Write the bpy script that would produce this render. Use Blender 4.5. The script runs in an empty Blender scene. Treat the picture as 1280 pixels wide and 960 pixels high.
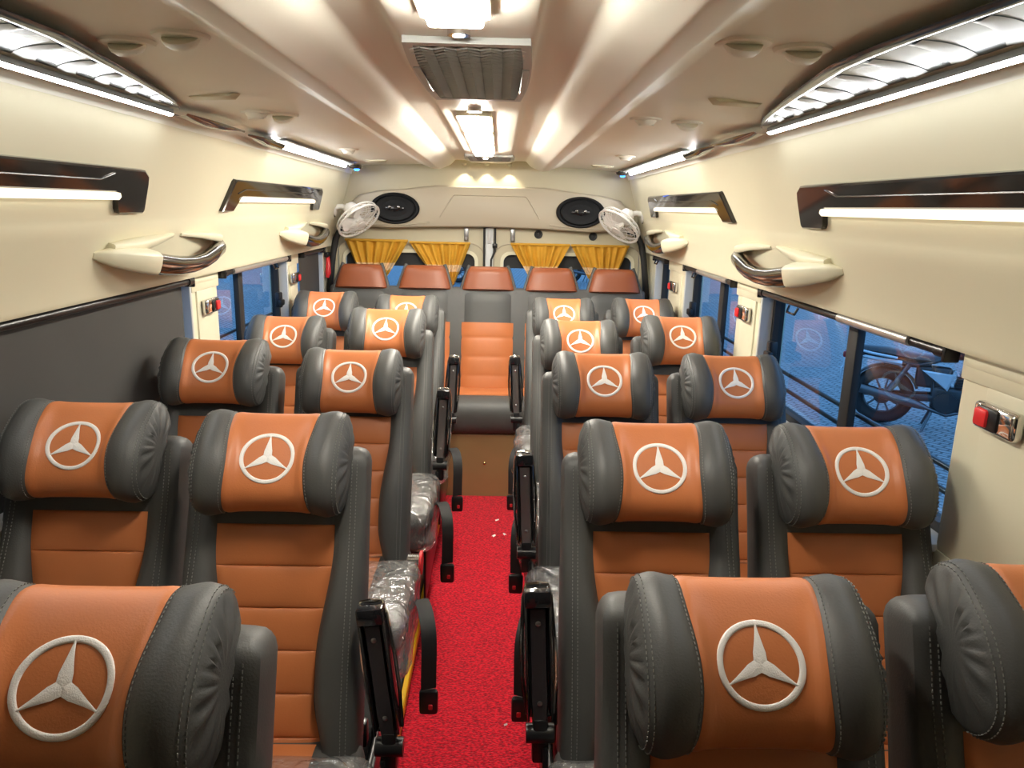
import bpy, bmesh, math, random
from mathutils import Vector, Matrix, noise
PI = math.pi
sc = bpy.context.scene
COL = sc.collection
random.seed(7)

# ------------------------------------------------------------------ materials
def mat(name, base, rough=0.5, metal=0.0, bump=0.0, bscale=200.0, var=0.0, vscale=4.0, spec=0.5, coat=0.0, sheen=0.0, detail=3.0):
    m = bpy.data.materials.new(name); m.use_nodes = True
    nt = m.node_tree; b = nt.nodes['Principled BSDF']
    b.inputs['Base Color'].default_value = (*base, 1)
    b.inputs['Roughness'].default_value = rough
    b.inputs['Metallic'].default_value = metal
    b.inputs['Specular IOR Level'].default_value = spec
    b.inputs['Coat Weight'].default_value = coat
    b.inputs['Sheen Weight'].default_value = sheen
    tc = nt.nodes.new('ShaderNodeTexCoord')
    if bump:
        n = nt.nodes.new('ShaderNodeTexNoise'); n.inputs['Scale'].default_value = bscale; n.inputs['Detail'].default_value = detail
        nt.links.new(tc.outputs['Object'], n.inputs['Vector'])
        bp = nt.nodes.new('ShaderNodeBump'); bp.inputs['Strength'].default_value = bump; bp.inputs['Distance'].default_value = 0.004
        nt.links.new(n.outputs['Fac'], bp.inputs['Height']); nt.links.new(bp.outputs['Normal'], b.inputs['Normal'])
    if var:
        n = nt.nodes.new('ShaderNodeTexNoise'); n.inputs['Scale'].default_value = vscale; n.inputs['Detail'].default_value = 4
        nt.links.new(tc.outputs['Object'], n.inputs['Vector'])
        r = nt.nodes.new('ShaderNodeMapRange'); r.inputs['From Min'].default_value = .3; r.inputs['From Max'].default_value = .7
        r.inputs['To Min'].default_value = 1 - var; r.inputs['To Max'].default_value = 1 + var
        nt.links.new(n.outputs['Fac'], r.inputs['Value'])
        mx = nt.nodes.new('ShaderNodeVectorMath'); mx.operation = 'SCALE'; mx.inputs[0].default_value = base
        nt.links.new(r.outputs['Result'], mx.inputs['Scale']); nt.links.new(mx.outputs['Vector'], b.inputs['Base Color'])
    return m

def emit(name, col, strength):
    m = bpy.data.materials.new(name); m.use_nodes = True
    nt = m.node_tree; nt.nodes.clear()
    e = nt.nodes.new('ShaderNodeEmission'); o = nt.nodes.new('ShaderNodeOutputMaterial')
    e.inputs['Color'].default_value = (*col, 1); e.inputs['Strength'].default_value = strength
    nt.links.new(e.outputs[0], o.inputs[0]); return m

def pane_mat(name, tint, ior=1.5, rough=0.0, film=0.0, wrinkle=0.0, gain=1.0):
    """thin sheet: clear transmission with a Fresnel mirror on top, some milky diffuse if film > 0"""
    m = bpy.data.materials.new(name); m.use_nodes = True
    nt = m.node_tree; nt.nodes.clear(); N = nt.nodes.new
    o = N('ShaderNodeOutputMaterial'); t = N('ShaderNodeBsdfTransparent'); g = N('ShaderNodeBsdfGlossy'); f = N('ShaderNodeLayerWeight'); f.inputs['Blend'].default_value = .5
    t.inputs['Color'].default_value = (*tint, 1); g.inputs['Roughness'].default_value = rough
    base = t.outputs[0]
    if film:
        d = N('ShaderNodeBsdfDiffuse'); d.inputs['Color'].default_value = (.75, .74, .72, 1)
        mx = N('ShaderNodeMixShader'); mx.inputs[0].default_value = film
        nt.links.new(base, mx.inputs[1]); nt.links.new(d.outputs[0], mx.inputs[2]); base = mx.outputs[0]
    if wrinkle:
        tc = N('ShaderNodeTexCoord'); n = N('ShaderNodeTexNoise'); n.inputs['Scale'].default_value = 14; n.inputs['Detail'].default_value = 4
        n.inputs['Distortion'].default_value = 1.5
        nt.links.new(tc.outputs['Object'], n.inputs['Vector'])
        bp = N('ShaderNodeBump'); bp.inputs['Strength'].default_value = wrinkle; bp.inputs['Distance'].default_value = .03
        nt.links.new(n.outputs['Fac'], bp.inputs['Height'])
        nt.links.new(bp.outputs[0], g.inputs['Normal']); nt.links.new(bp.outputs[0], f.inputs['Normal'])
    f0 = ((ior - 1) / (ior + 1)) ** 2 * 2 * gain                     # two faces of the sheet
    pw = N('ShaderNodeMath'); pw.operation = 'POWER'; pw.inputs[1].default_value = 4.0
    nt.links.new(f.outputs['Facing'], pw.inputs[0])
    fm = N('ShaderNodeMath'); fm.operation = 'MULTIPLY_ADD'; fm.inputs[1].default_value = 1 - f0; fm.inputs[2].default_value = f0; fm.use_clamp = True
    nt.links.new(pw.outputs[0], fm.inputs[0])
    mx = N('ShaderNodeMixShader'); nt.links.new(fm.outputs[0], mx.inputs[0])
    nt.links.new(base, mx.inputs[1]); nt.links.new(g.outputs[0], mx.inputs[2]); nt.links.new(mx.outputs[0], o.inputs[0])
    return m

M = dict(
    cream=mat('cream_plastic', (.735, .695, .52), .42, bump=.03, bscale=60),
    ceil=mat('cream_roof_liner', (.88, .86, .76), .45, bump=.03, bscale=50),
    pod=mat('beige_plastic_dimmed', (.46, .40, .30), .45, bump=.03, bscale=50),  # beige darkened too: the weaker light at the back is in the colour
    doorpaint_dimmed=mat('cream_paint_dimmed', (.53, .48, .34), .35),  # doors and back wall: cream darkened to paint in the dimmer rear
    grey=mat('grey_leather', (.068, .068, .065), .50, bump=.12, bscale=350, var=.08, vscale=6),
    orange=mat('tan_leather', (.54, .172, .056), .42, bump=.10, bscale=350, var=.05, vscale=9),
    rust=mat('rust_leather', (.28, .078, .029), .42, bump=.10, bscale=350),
    thread=mat('grey_thread', (.20, .20, .185), .8),
    white=mat('white_embroidery', (.86, .83, .79), .6, bump=.25, bscale=600),
    black=mat('black_plastic', (.012, .012, .013), .30),
    gloss=mat('black_gloss', (.015, .015, .017), .10, coat=.5),
    armplate=mat('grey_metal_plate', (.34, .33, .32), .32, metal=.9),
    spkblack=mat('speaker_black', (.010, .010, .011), .6, spec=.2),
    satin=mat('black_satin', (.035, .033, .036), .35),
    smoke=mat('smoked_trim', (.055, .05, .045), .08, metal=.6),
    smokelens=mat('smoked_lens', (.10, .13, .16), .12, metal=.35),
    lens=mat('pale_smoked_lens', (.16, .19, .20), .2),
    slat=mat('hazed_vent_plastic', (.52, .54, .54), .4),  # slat grey made paler to paint in the haze below the roof lamps
    backing=mat('vent_hazed_grey', (.22, .22, .22), .6),  # backing lightened as well, haze put into its grey
    fin=mat('pale_lens_fin', (.36, .38, .37), .35),
    chrome=mat('chrome', (.72, .70, .67), .07, metal=1.0),
    darkchrome=mat('dark_chrome', (.20, .19, .18), .12, metal=1.0),
    steel=mat('brushed_steel', (.42, .42, .42), .30, metal=1.0),
    rubber=mat('black_rubber', (.015, .015, .015), .6),
    web=mat('black_webbing', (.012, .012, .012), .75, bump=.3, bscale=900),
    yellowedge=mat('yellow_edge', (.75, .42, .01), .4),
    redplastic=mat('red_plastic', (.70, .025, .03), .3),
    blind=mat('charcoal_blind', (.055, .053, .050), .75, bump=.15, bscale=500, var=.06),
    silver=mat('silver_rail', (.62, .61, .58), .28, metal=.7),
    curtain=mat('yellow_curtain', (.58, .30, .020), .75, bump=.2, bscale=300, var=.10, vscale=12),
    lace=mat('pale_curtain_band', (.72, .52, .32), .7, bump=.4, bscale=200, var=.3, vscale=60),
    fanwhite=mat('white_fan_plastic', (.80, .78, .74), .35),
    tan=mat('tan_panel', (.30, .19, .085), .42, var=.05, vscale=3),
    brass=mat('brass', (.75, .55, .25), .25, metal=1.0),
    paper=mat('white_paper', (.85, .82, .78), .8),
    greydoor=mat('grey_jamb', (.55, .56, .55), .4),
    glass=pane_mat('tinted_glass', (.62, .78, .92), 1.5, gain=.6),
    film=pane_mat('plastic_film', (.92, .92, .92), 1.6, rough=.08, film=.16, wrinkle=.9, gain=1.4),
    led=emit('led_white', (.95, .98, 1.0), 66),
    ledwarm=emit('led_warm', (1.0, .88, .66), 2.2),
    panel=emit('panel_warm', (1.0, .94, .82), 105),
    spot=emit('spot_white', (1.0, .97, .92), 120),
    blue=emit('led_blue', (.02, .16, 1.0), 14),
    bikeblack=mat('bike_black', (.02, .02, .022), .30, coat=.4),
    bikesteel=mat('bike_metal', (.16, .165, .17), .3, metal=1.0),
    bikewhite=mat('bike_silver', (.70, .72, .74), .25, metal=.3),
    bikered=mat('bike_lens', (.35, .01, .015), .2),
    tyre=mat('tyre_rubber', (.02, .02, .02), .75, bump=.3, bscale=60),
    tarp=mat('blue_grey_sheet', (.30, .42, .55), .5, bump=.3, bscale=6),
)
def carpet_mat():
    m = mat('red_carpet', (.60, .006, .022), .9, spec=.15, sheen=.15)
    nt = m.node_tree; b = nt.nodes['Principled BSDF']
    tc = nt.nodes.new('ShaderNodeTexCoord')
    n = nt.nodes.new('ShaderNodeTexNoise'); n.inputs['Scale'].default_value = 190; n.inputs['Detail'].default_value = 3
    mp = nt.nodes.new('ShaderNodeMapping'); mp.inputs['Scale'].default_value = (.55, 1, 1)
    nt.links.new(tc.outputs['Object'], mp.inputs['Vector']); nt.links.new(mp.outputs[0], n.inputs['Vector'])
    r = nt.nodes.new('ShaderNodeValToRGB')
    r.color_ramp.elements[0].position = .34; r.color_ramp.elements[0].color = (.22, .001, .008, 1)
    r.color_ramp.elements[1].position = .62; r.color_ramp.elements[1].color = (.80, .012, .035, 1)
    nt.links.new(n.outputs['Fac'], r.inputs[0]); nt.links.new(r.outputs[0], b.inputs['Base Color'])
    bp = nt.nodes.new('ShaderNodeBump'); bp.inputs['Strength'].default_value = .9; bp.inputs['Distance'].default_value = .008
    nt.links.new(n.outputs['Fac'], bp.inputs['Height']); nt.links.new(bp.outputs[0], b.inputs['Normal'])
    return m
M['carpet'] = carpet_mat()
def paver_mat():
    m = mat('stone_pavers', (.3, .3, .3), .55, spec=.4)
    nt = m.node_tree; b = nt.nodes['Principled BSDF']
    tc = nt.nodes.new('ShaderNodeTexCoord'); mp = nt.nodes.new('ShaderNodeMapping'); mp.inputs['Rotation'].default_value = (0, 0, .9)
    nz = nt.nodes.new('ShaderNodeTexNoise'); nz.inputs['Scale'].default_value = 5.0
    br = nt.nodes.new('ShaderNodeTexBrick'); br.inputs['Scale'].default_value = 3.6
    br.inputs['Color1'].default_value = (.36, .36, .36, 1); br.inputs['Color2'].default_value = (.25, .25, .25, 1); br.inputs['Mortar'].default_value = (.09, .09, .09, 1)
    br.inputs['Mortar Size'].default_value = .035; br.inputs['Bias'].default_value = -.2
    ad = nt.nodes.new('ShaderNodeMixRGB'); ad.inputs[0].default_value = .06
    nt.links.new(tc.outputs['Object'], mp.inputs['Vector']); nt.links.new(mp.outputs[0], ad.inputs[1]); nt.links.new(nz.outputs['Color'], ad.inputs[2])
    nt.links.new(tc.outputs['Object'], nz.inputs['Vector'])
    nt.links.new(ad.outputs[0], br.inputs['Vector']); nt.links.new(br.outputs['Color'], b.inputs['Base Color'])
    bp = nt.nodes.new('ShaderNodeBump'); bp.inputs['Strength'].default_value = .6; bp.inputs['Distance'].default_value = .03; bp.invert = True
    nt.links.new(br.outputs['Fac'], bp.inputs['Height']); nt.links.new(bp.outputs[0], b.inputs['Normal'])
    return m
M['paver'] = paver_mat()

# ------------------------------------------------------------------ helpers
def tag(o, label=None, cat=None, group=None, kind=None):
    if label: o['label'] = label
    if cat: o['category'] = cat
    if group: o['group'] = group
    if kind: o['kind'] = kind
    return o

def empty(name, loc, label, cat, group=None, rz=0.0):
    o = bpy.data.objects.new(name, None); COL.objects.link(o)
    o.empty_display_size = .05
    o.location = loc; o.rotation_euler = (0, 0, rz)
    return tag(o, label, cat, group)

def sstep(a, b, x):
    t = max(0, min(1, (x - a) / (b - a))); return t * t * (3 - 2 * t)

class MB:
    def __init__(s): s.bm = bmesh.new()
    def box(s, c, size, bevel=0.0, seg=2, rot=None):
        r = bmesh.ops.create_cube(s.bm, size=1.0); vs = r['verts']
        bmesh.ops.scale(s.bm, vec=size, verts=vs)
        if bevel:
            es = list({e for v in vs for e in v.link_edges})
            res = bmesh.ops.bevel(s.bm, geom=es, offset=bevel, segments=seg, profile=.5, affect='EDGES')
            vs = list({v for f in res['faces'] for v in f.verts} | {v for v in vs if v.is_valid})
            vs = s._conn(vs)
        if rot is not None:
            bmesh.ops.rotate(s.bm, cent=(0, 0, 0), matrix=rot, verts=vs)
        bmesh.ops.translate(s.bm, vec=c, verts=vs)
        return vs
    def _conn(s, vs):
        seen = set(vs); st = list(vs)
        while st:
            v = st.pop()
            for e in v.link_edges:
                w = e.other_vert(v)
                if w not in seen: seen.add(w); st.append(w)
        return list(seen)
    def loops(s, rings, closed=True, cap=(False, False), mi=0):
        """rings: list of lists of points of equal length, skinned in order"""
        R = [[s.bm.verts.new(p) for p in r] for r in rings]
        n = len(R[0])
        for a, b in zip(R[:-1], R[1:]):
            for i in range(n if closed else n - 1):
                j = (i + 1) % n
                try: f = s.bm.faces.new((a[i], a[j], b[j], b[i])); f.material_index = mi
                except ValueError: pass
        if cap[0]: s.bm.faces.new(R[0]).material_index = mi
        if cap[1]: s.bm.faces.new(R[-1][::-1]).material_index = mi
        return R
    def tube(s, path, r, n=10, cap=True, sx=1.0):
        P = [Vector(p) for p in path]; rad = r if isinstance(r, (list, tuple)) else [r] * len(P)
        t0 = (P[1] - P[0]).normalized(); up = Vector((0, 0, 1)) if abs(t0.z) < .9 else Vector((0, 1, 0))
        nrm = (up - t0 * up.dot(t0)).normalized(); rings = []
        for i, p in enumerate(P):
            a = P[max(i - 1, 0)]; b = P[min(i + 1, len(P) - 1)]; t = (b - a).normalized()
            nrm = (nrm - t * nrm.dot(t)).normalized(); bn = t.cross(nrm)
            rings.append([p + (nrm * math.cos(2 * PI * k / n) + bn * math.sin(2 * PI * k / n) * sx) * rad[i] for k in range(n)])
        s.loops(rings, True, (cap, cap))
    def cyl(s, a, b, r, n=16, r2=None):
        s.tube([a, b], [r, r if r2 is None else r2], n)
    def lathe(s, prof, mtx=None, n=24):
        """prof: (radius, height) pairs about local z"""
        rings = []
        for r, h in prof:
            ring = [Vector((r * math.cos(2 * PI * k / n), r * math.sin(2 * PI * k / n), h)) for k in range(n)]
            rings.append([mtx @ p for p in ring] if mtx else ring)
        s.loops(rings, True, (prof[0][0] > 1e-5, prof[-1][0] > 1e-5))
        bmesh.ops.remove_doubles(s.bm, verts=s.bm.verts, dist=1e-6)
    def prism(s, pts, fn, d0, d1, inset=0.0):
        """polygon pts (a, b) extruded from d0 to d1; fn(a, b, d) -> xyz"""
        s.loops([[fn(a, b, d0) for a, b in pts], [fn(a, b, d1) for a, b in pts]], True, (True, True))
    def frame(s, outer, inner, fn, d0, d1):
        s.loops([[fn(a, b, d) for a, b in q] for q, d in ((outer, d0), (outer, d1), (inner, d1), (inner, d0), (outer, d0))], True)
        bmesh.ops.remove_doubles(s.bm, verts=s.bm.verts, dist=1e-6)
    def ribbon(s, path, width, thick, side):
        """flat strip along a path; side: unit vector of its width"""
        P = [Vector(p) for p in path]; S = Vector(side).normalized(); rings = []
        for i, p in enumerate(P):
            t = (P[min(i + 1, len(P) - 1)] - P[max(i - 1, 0)]).normalized(); nn = t.cross(S).normalized()
            rings.append([p + S * width / 2 + nn * thick / 2, p - S * width / 2 + nn * thick / 2, p - S * width / 2 - nn * thick / 2, p + S * width / 2 - nn * thick / 2])
        s.loops(rings, True, (True, True))
    def mesh(s, name, smooth=True, angle=40, recalc=True):
        if recalc: bmesh.ops.recalc_face_normals(s.bm, faces=s.bm.faces)
        me = bpy.data.meshes.new(name); s.bm.to_mesh(me); s.bm.free()
        if smooth:
            me.shade_smooth()
            if angle < 180: me.set_sharp_from_angle(angle=math.radians(angle))
        return me
    def build(s, name, m, parent=None, smooth=True, angle=40, label=None, recalc=True):
        return link(name, s.mesh(name, smooth, angle, recalc), m, parent, label)

def link(name, me, m, parent=None, label=None):
    if m is not None and not len(me.materials):
        for k in (m if isinstance(m, (list, tuple)) else [m]): me.materials.append(M[k] if isinstance(k, str) else k)
    o = bpy.data.objects.new(name, me); COL.objects.link(o)
    if parent: o.parent = parent
    if label: o['label'] = label
    return o

CACHE = {}
def cached(key, name, m, parent, fn, smooth=True, angle=40, label=None):
    if key not in CACHE: CACHE[key] = fn().mesh(name, smooth, angle)
    return link(name, CACHE[key], m, parent, label)

def copy_tree(o, parent=None):
    c = o.copy(); COL.objects.link(c)
    if parent: c.parent = parent
    for ch in list(o.children): copy_tree(ch, c)
    return c

def smooth_poly(pts, it=2):
    for _ in range(it):
        q = [pts[0]]
        for a, b in zip(pts[:-1], pts[1:]):
            q += [(a[0] * .75 + b[0] * .25, a[1] * .75 + b[1] * .25), (a[0] * .25 + b[0] * .75, a[1] * .25 + b[1] * .75)]
        pts = q + [pts[-1]]
    return pts

def smooth3(P, it=2):
    for _ in range(it):
        q = [P[0]]
        for a, b in zip(P[:-1], P[1:]): q += [tuple(u * .75 + v * .25 for u, v in zip(a, b)), tuple(u * .25 + v * .75 for u, v in zip(a, b))]
        P = q + [P[-1]]
    return P
def rrect(a0, a1, b0, b1, r, n=5):
    out = []
    for cx, cy, s in ((a1 - r, b1 - r, 0), (a0 + r, b1 - r, 1), (a0 + r, b0 + r, 2), (a1 - r, b0 + r, 3)):
        for k in range(n + 1):
            t = (s + k / n) * PI / 2; out.append((cx + r * math.cos(t), cy + r * math.sin(t)))
    return out
def rect_match(a0, a1, b0, b1, n=5):
    """sharp rectangle with the vertex count of rrect"""
    out = []
    for x, y in ((a1, b1), (a0, b1), (a0, b0), (a1, b0)): out += [(x, y)] * (n + 1)
    return out

# ------------------------------------------------------------------ the coach body (x across, y towards the rear, z up)
Y0, Y1 = -1.9, 4.72
def roof_drop(y): return -.008 * (y - 1.5)
def wall_x(z): return .99 - .286 * (z - 1.27)
WN = Vector((1, 0, .286)).normalized()            # outward normal of the sloping upper wall (right side)

def build_shell():
    b = MB(); b.box((0, (Y0 + Y1) / 2, -.03), (2.2, Y1 - Y0 + .1, .06)); tag(b.build('floor', 'rubber', smooth=False), kind='structure')
    for s, nm in ((-1, 'floor_platform_left'), (1, 'floor_platform_right')):
        b = MB(); b.box((s * .635, (Y0 + 4.03) / 2, .05), (.81, 4.03 - Y0, .1), .004, 1)
        tag(b.build(nm, 'rubber'), kind='structure')
    # roof: moulded profile with two long beams
    half = [(0, 1.906), (.108, 1.906), (.120, 1.909), (.128, 1.916), (.150, 1.921), (.200, 1.922), (.212, 1.921), (.228, 1.902), (.245, 1.888), (.285, 1.872), (.300, 1.866), (.310, 1.865), (.352, 1.868), (.362, 1.872), (.405, 1.890), (.420, 1.891), (.60, 1.885), (.76, 1.876), (.80, 1.868), (.825, 1.848), (.832, 1.825)]
    h = smooth_poly(half, 2)
    prof = [(-x, z) for x, z in h[::-1]] + h[1:]
    ys = [Y0 + (Y1 - Y0) * k / 16 for k in range(17)]
    b = MB(); b.loops([[(x, y, z + roof_drop(y)) for x, z in prof] for y in ys], False)
    top = [[(x, y, 2.05) for x, z in prof] for y in ys]; b.loops(top, False)
    tag(b.build('ceiling', 'ceil', angle=60), kind='structure')
    # seam trims beside the centre channel
    # upper wall panels
    for s, nm in ((-1, 'trim_1'), (1, 'trim_2')):
        pts = [(.945, 1.385), (.948, 1.393), (.9475, 1.41), (wall_x(1.47), 1.47), (wall_x(1.555) - .004, 1.555), (wall_x(1.57), 1.57), (wall_x(1.60), 1.60), (wall_x(1.70), 1.70), (wall_x(1.78), 1.78), (.833, 1.822), (.829, 1.84), (.835, 1.87)]
        pts = [(.985, 1.375), (.955, 1.375)] + smooth_poly([(.952, 1.38)] + pts[2:], 1)
        b = MB(); b.loops([[(s * x, y, z) for x, z in pts] for y in (Y0, 0, 2, Y1)], False)
        back = [(1.07, 1.375), (1.07, 2.0), (.83, 2.0)]
        b.loops([[(s * x, y, z) for x, z in [pts[0]] + back] for y in (Y0, Y1)], False)
        tag(b.build(nm, 'cream', angle=50), kind='structure')
    # lower walls with pillars
    for s, nm, wins in ((-1, 'wall_left', [(.95, 2.56), (2.82, 3.74), (3.95, 4.5)]), (1, 'wall_right', [(1.44, 2.60), (2.885, 3.70), (4.08, 4.42)])):
        b = MB(); b.box((s * 1.035, (Y0 + Y1) / 2, .475), (.09, Y1 - Y0, .95))
        edges = [Y0] + [v for w in wins for v in w] + [Y1]
        for a, c in zip(edges[::2], edges[1::2]):
            b.box((s * 1.035, (a + c) / 2, 1.175), (.09, c - a, .46), .012, 2)
        # stepped mouldings and raised panels on the pillars
        for a, c in zip(edges[::2], edges[1::2]):
            if c < 1.6 or a > 4.3:
                if a > 4.3: continue
                a = c - .36
            w = c - a
            b.box((s * .988, (a + c) / 2, 1.345), (.012, w * .96, .055), .005, 2)
            b.box((s * .986, (a + c) / 2, 1.355), (.012, w * .90, .022), .005, 2)
            b.box((s * .989, (a + c) / 2 - .01, 1.15), (.012, w * .55, .34), .005, 2)
        tag(b.build(nm, 'cream'), kind='structure')
    # the bulkhead behind the viewpoint
    b = MB(); b.box((0, Y0 - .02, 1.0), (2.2, .04, 2.1)); tag(b.build('wall_front', 'grey', smooth=False), kind='structure')
    # carpet runner and yellow edge strips
    b = MB()
    b.loops([[(-.228, y, 0), (-.226, y, .012), (.226, y, .012), (.228, y, 0)] for y in (Y0 + .3, 4.022)], True, (True, True))
    tag(b.build('carpet_runner', 'carpet', smooth=False), 'long red carpet runner along the aisle floor', 'carpet')
    for s, nm in ((-1, 'trim_3'), (1, 'trim_4')):
        b = MB(); b.loops([[(s * .209, y, .07), (s * .209, y, .104), (s * .212, y, .107), (s * .225, y, .107), (s * .225, y, .1), (s * .224, y, .1), (s * .224, y, .07)] for y in (Y0 + .3, 4.03)], True, (True, True))
        tag(b.build(nm, 'yellowedge', smooth=False), 'yellow edge strip of the raised seat floor', kind='structure')
    # pieces of paper litter
    for i, (x, y, a, sz, lab) in enumerate(((.075, 3.68, .4, .022, 'white paper scrap on the red carpet, farthest up the aisle'), (.060, 3.483, .9, .022, 'white paper scrap on the carpet, left one of the middle two'), (.116, 3.503, 2.0, .022, 'white paper scrap on the carpet, right one of the middle two'), (.110, 2.074, .3, .012, 'tiny white speck of paper on the near carpet'))):
        b = MB(); b.loops([[(-sz / 2, -sz / 3, 0), (sz / 2, -sz / 4, .002)], [(-sz / 2.4, 0, .004), (sz / 2, .001, .006)], [(-sz / 2, sz / 3, .001), (sz / 3, sz / 3, .003)]], False)
        o = b.build('paper_scrap', 'paper'); o.location = (x, y, .013); o.rotation_euler = (0, 0, a)
        tag(o, lab, 'paper scrap', 'paper scraps on the carpet')
build_shell()

# ------------------------------------------------------------------ windows
def build_window(name, s, y0, y1, div, latch=True, bars=True):
    z0, z1, xg = .955, 1.385, 1.045
    fn = lambda a, c, d: (s * d, a, c)
    b = MB(); b.frame(rect_match(y0 - .002, y1 + .002, z0 - .002, z1), rrect(y0 + .028, y1 - .028, z0 + .028, z1 - .02, .03), fn, 1.025, 1.06)
    f = b.build(name, 'rubber'); tag(f, kind='structure')
    b = MB(); b.loops([[(s * xg, y, z) for y in (y0 + .015, y1 - .015)] for z in (z0 + .015, z1 - .015)], False); b.build('glass_pane', 'glass', f, smooth=False)
    if div:
        b = MB(); b.box((s * 1.038, div, (z0 + z1) / 2), (.024, .055, z1 - z0 - .03), .004, 2); b.build('window_divider', 'rubber', f)
    if latch:
        yl = y1 - .07
        b = MB(); b.box((s * 1.012, yl, 1.16), (.03, .03, .075), .006, 2); b.box((s * .995, yl - .015, 1.15), (.02, .045, .03), .006, 2); b.build('window_latch', 'black', f)
    if bars:
        for z in (1.083, 1.028):
            b = MB(); b.cyl((s * 1.075, y0 - .04, z), (s * 1.075, y1 + .04, z), .0075, 10); b.build('guard_bar', 'black', f)
    # light sill moulding
    b = MB(); b.box((s * 1.0, (y0 + y1) / 2, z0 - .004), (.06, y1 - y0 + .02, .02), .006, 2); b.build('window_sill', 'greydoor', f)
    # grey reveal on the far jamb
    b = MB(); b.box((s * 1.005, y1 - .004, (z0 + z1) / 2), (.045, .012, z1 - z0), .003, 1); b.build('window_jamb', 'greydoor', f)
    return f
build_window('window_1', 1, 1.44, 2.60, 1.99)
build_window('window_2', 1, 2.885, 3.70, 3.22)
build_window('window_3', 1, 4.08, 4.42, None, latch=False)
build_window('window_4', -1, .95, 2.56, 1.7, latch=False)
build_window('window_5', -1, 2.82, 3.74, 3.18)
build_window('window_6', -1, 3.95, 4.5, None, latch=False)

# ------------------------------------------------------------------ roller blinds
def blind(s, y0, y1, drop, label, silver):
    e = empty('roller_blind', (s * .972, (y0 + y1) / 2, 1.362), label, 'roller blind', 'window roller blinds')
    L = (y1 - y0) / 2
    b = MB(); b.cyl((0, -L, 0), (0, L, 0), .011, 14); b.build('roller', 'black', e)
    for k in (-1, 1):
        b = MB(); b.box((s * .004, k * (L + .006), -.002), (.034, .012, .036), .004, 2); b.cyl((0, k * (L - .03), 0), (0, k * (L + .004), 0), .0145, 14); b.build('end_bracket', 'black', e)
    if silver:
        a, c = silver; m = (y0 + y1) / 2
        b = MB(); b.tube([(-s * .004, a - m, .001), (-s * .004, c - m, .001)], .013, 14); b.build('silver_tube', 'silver', e)
    if drop:
        b = MB(); n = 16
        b.loops([[(s * (.026 + .0015 * math.sin(9 * z + 5 * (y / L)) * min(1, -z * 4)), y, z) for z in [-drop * k / 12 for k in range(13)]] for y in [-L + .015 + (2 * L - .03) * j / n for j in range(n + 1)]], False)
        b.build('blind_fabric', 'blind', e, angle=180)
        b = MB(); b.box((s * .026, 0, -drop), (.012, 2 * L - .02, .022), .004, 2); b.build('bottom_bar', 'black', e)
    else:
        b = MB(); yc = L * .45
        b.tube([(-s * .004, yc - .035, -.012), (-s * .012, yc - .03, -.032), (-s * .012, yc + .03, -.032), (-s * .004, yc + .035, -.012)], .004, 8); b.build('pull_hook', 'darkchrome', e)
    return e
blind(1, 1.47, 2.57, 0, 'rolled-up black window blind above the window showing the motorcycle', (1.60, 1.95))
blind(1, 2.90, 3.66, 0, 'rolled-up silver and black blind of the middle right window', (2.95, 3.40))
blind(1, 4.10, 4.40, 0, 'small rolled-up black blind above the farthest right window', None)
blind(-1, .98, 2.53, .62, 'large charcoal blind pulled down over the nearest left window', None)
blind(-1, 2.84, 3.72, 0, 'rolled-up silver window blind of the middle left window', (2.92, 3.66))
blind(-1, 3.99, 4.46, .44, 'charcoal blind pulled down over the farthest left window', None)

# ------------------------------------------------------------------ emergency hammer and call buttons
e = empty('emergency_hammer', (-.968, 4.528, 1.19), 'red emergency hammer hanging beside the farthest left blind', 'emergency hammer')
b = MB(); b.tube([(0, 0, 0), (.004, .005, .03), (.004, .015, .08), (0, .028, .125)], [.010, .017, .014, .010], 12); b.build('handle', 'redplastic', e)
b = MB(); b.box((-.004, .03, .135), (.026, .06, .03), .006, 2); b.build('holder', 'black', e)
def button(s, y, z, lab):
    e = empty('call_button', (s * .982, y, z), lab, 'call button', 'call buttons on the window pillars')
    b = MB(); b.box((-s * .012, 0, 0), (.024, .115, .052), .009, 3); b.build('bezel', 'chrome', e)
    b = MB(); b.box((-s * .023, .012, 0), (.012, .062, .042), .006, 2); b.build('housing', 'black', e)
    b = MB(); b.box((-s * .028, .022, 0), (.014, .036, .034), .006, 2); b.build('button', 'redplastic', e)
button(1, 1.285, 1.272, 'large red call button in chrome on the nearest right pillar')
button(1, 2.735, 1.265, 'red call button on the right pillar beyond the motorcycle window')
button(1, 3.88, 1.245, 'small dark call button on the farthest right pillar')
button(-1, 2.69, 1.26, 'red call button on the left pillar beside the big blind')
button(-1, 3.82, 1.255, 'small red call button on the farther left pillar')

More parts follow.
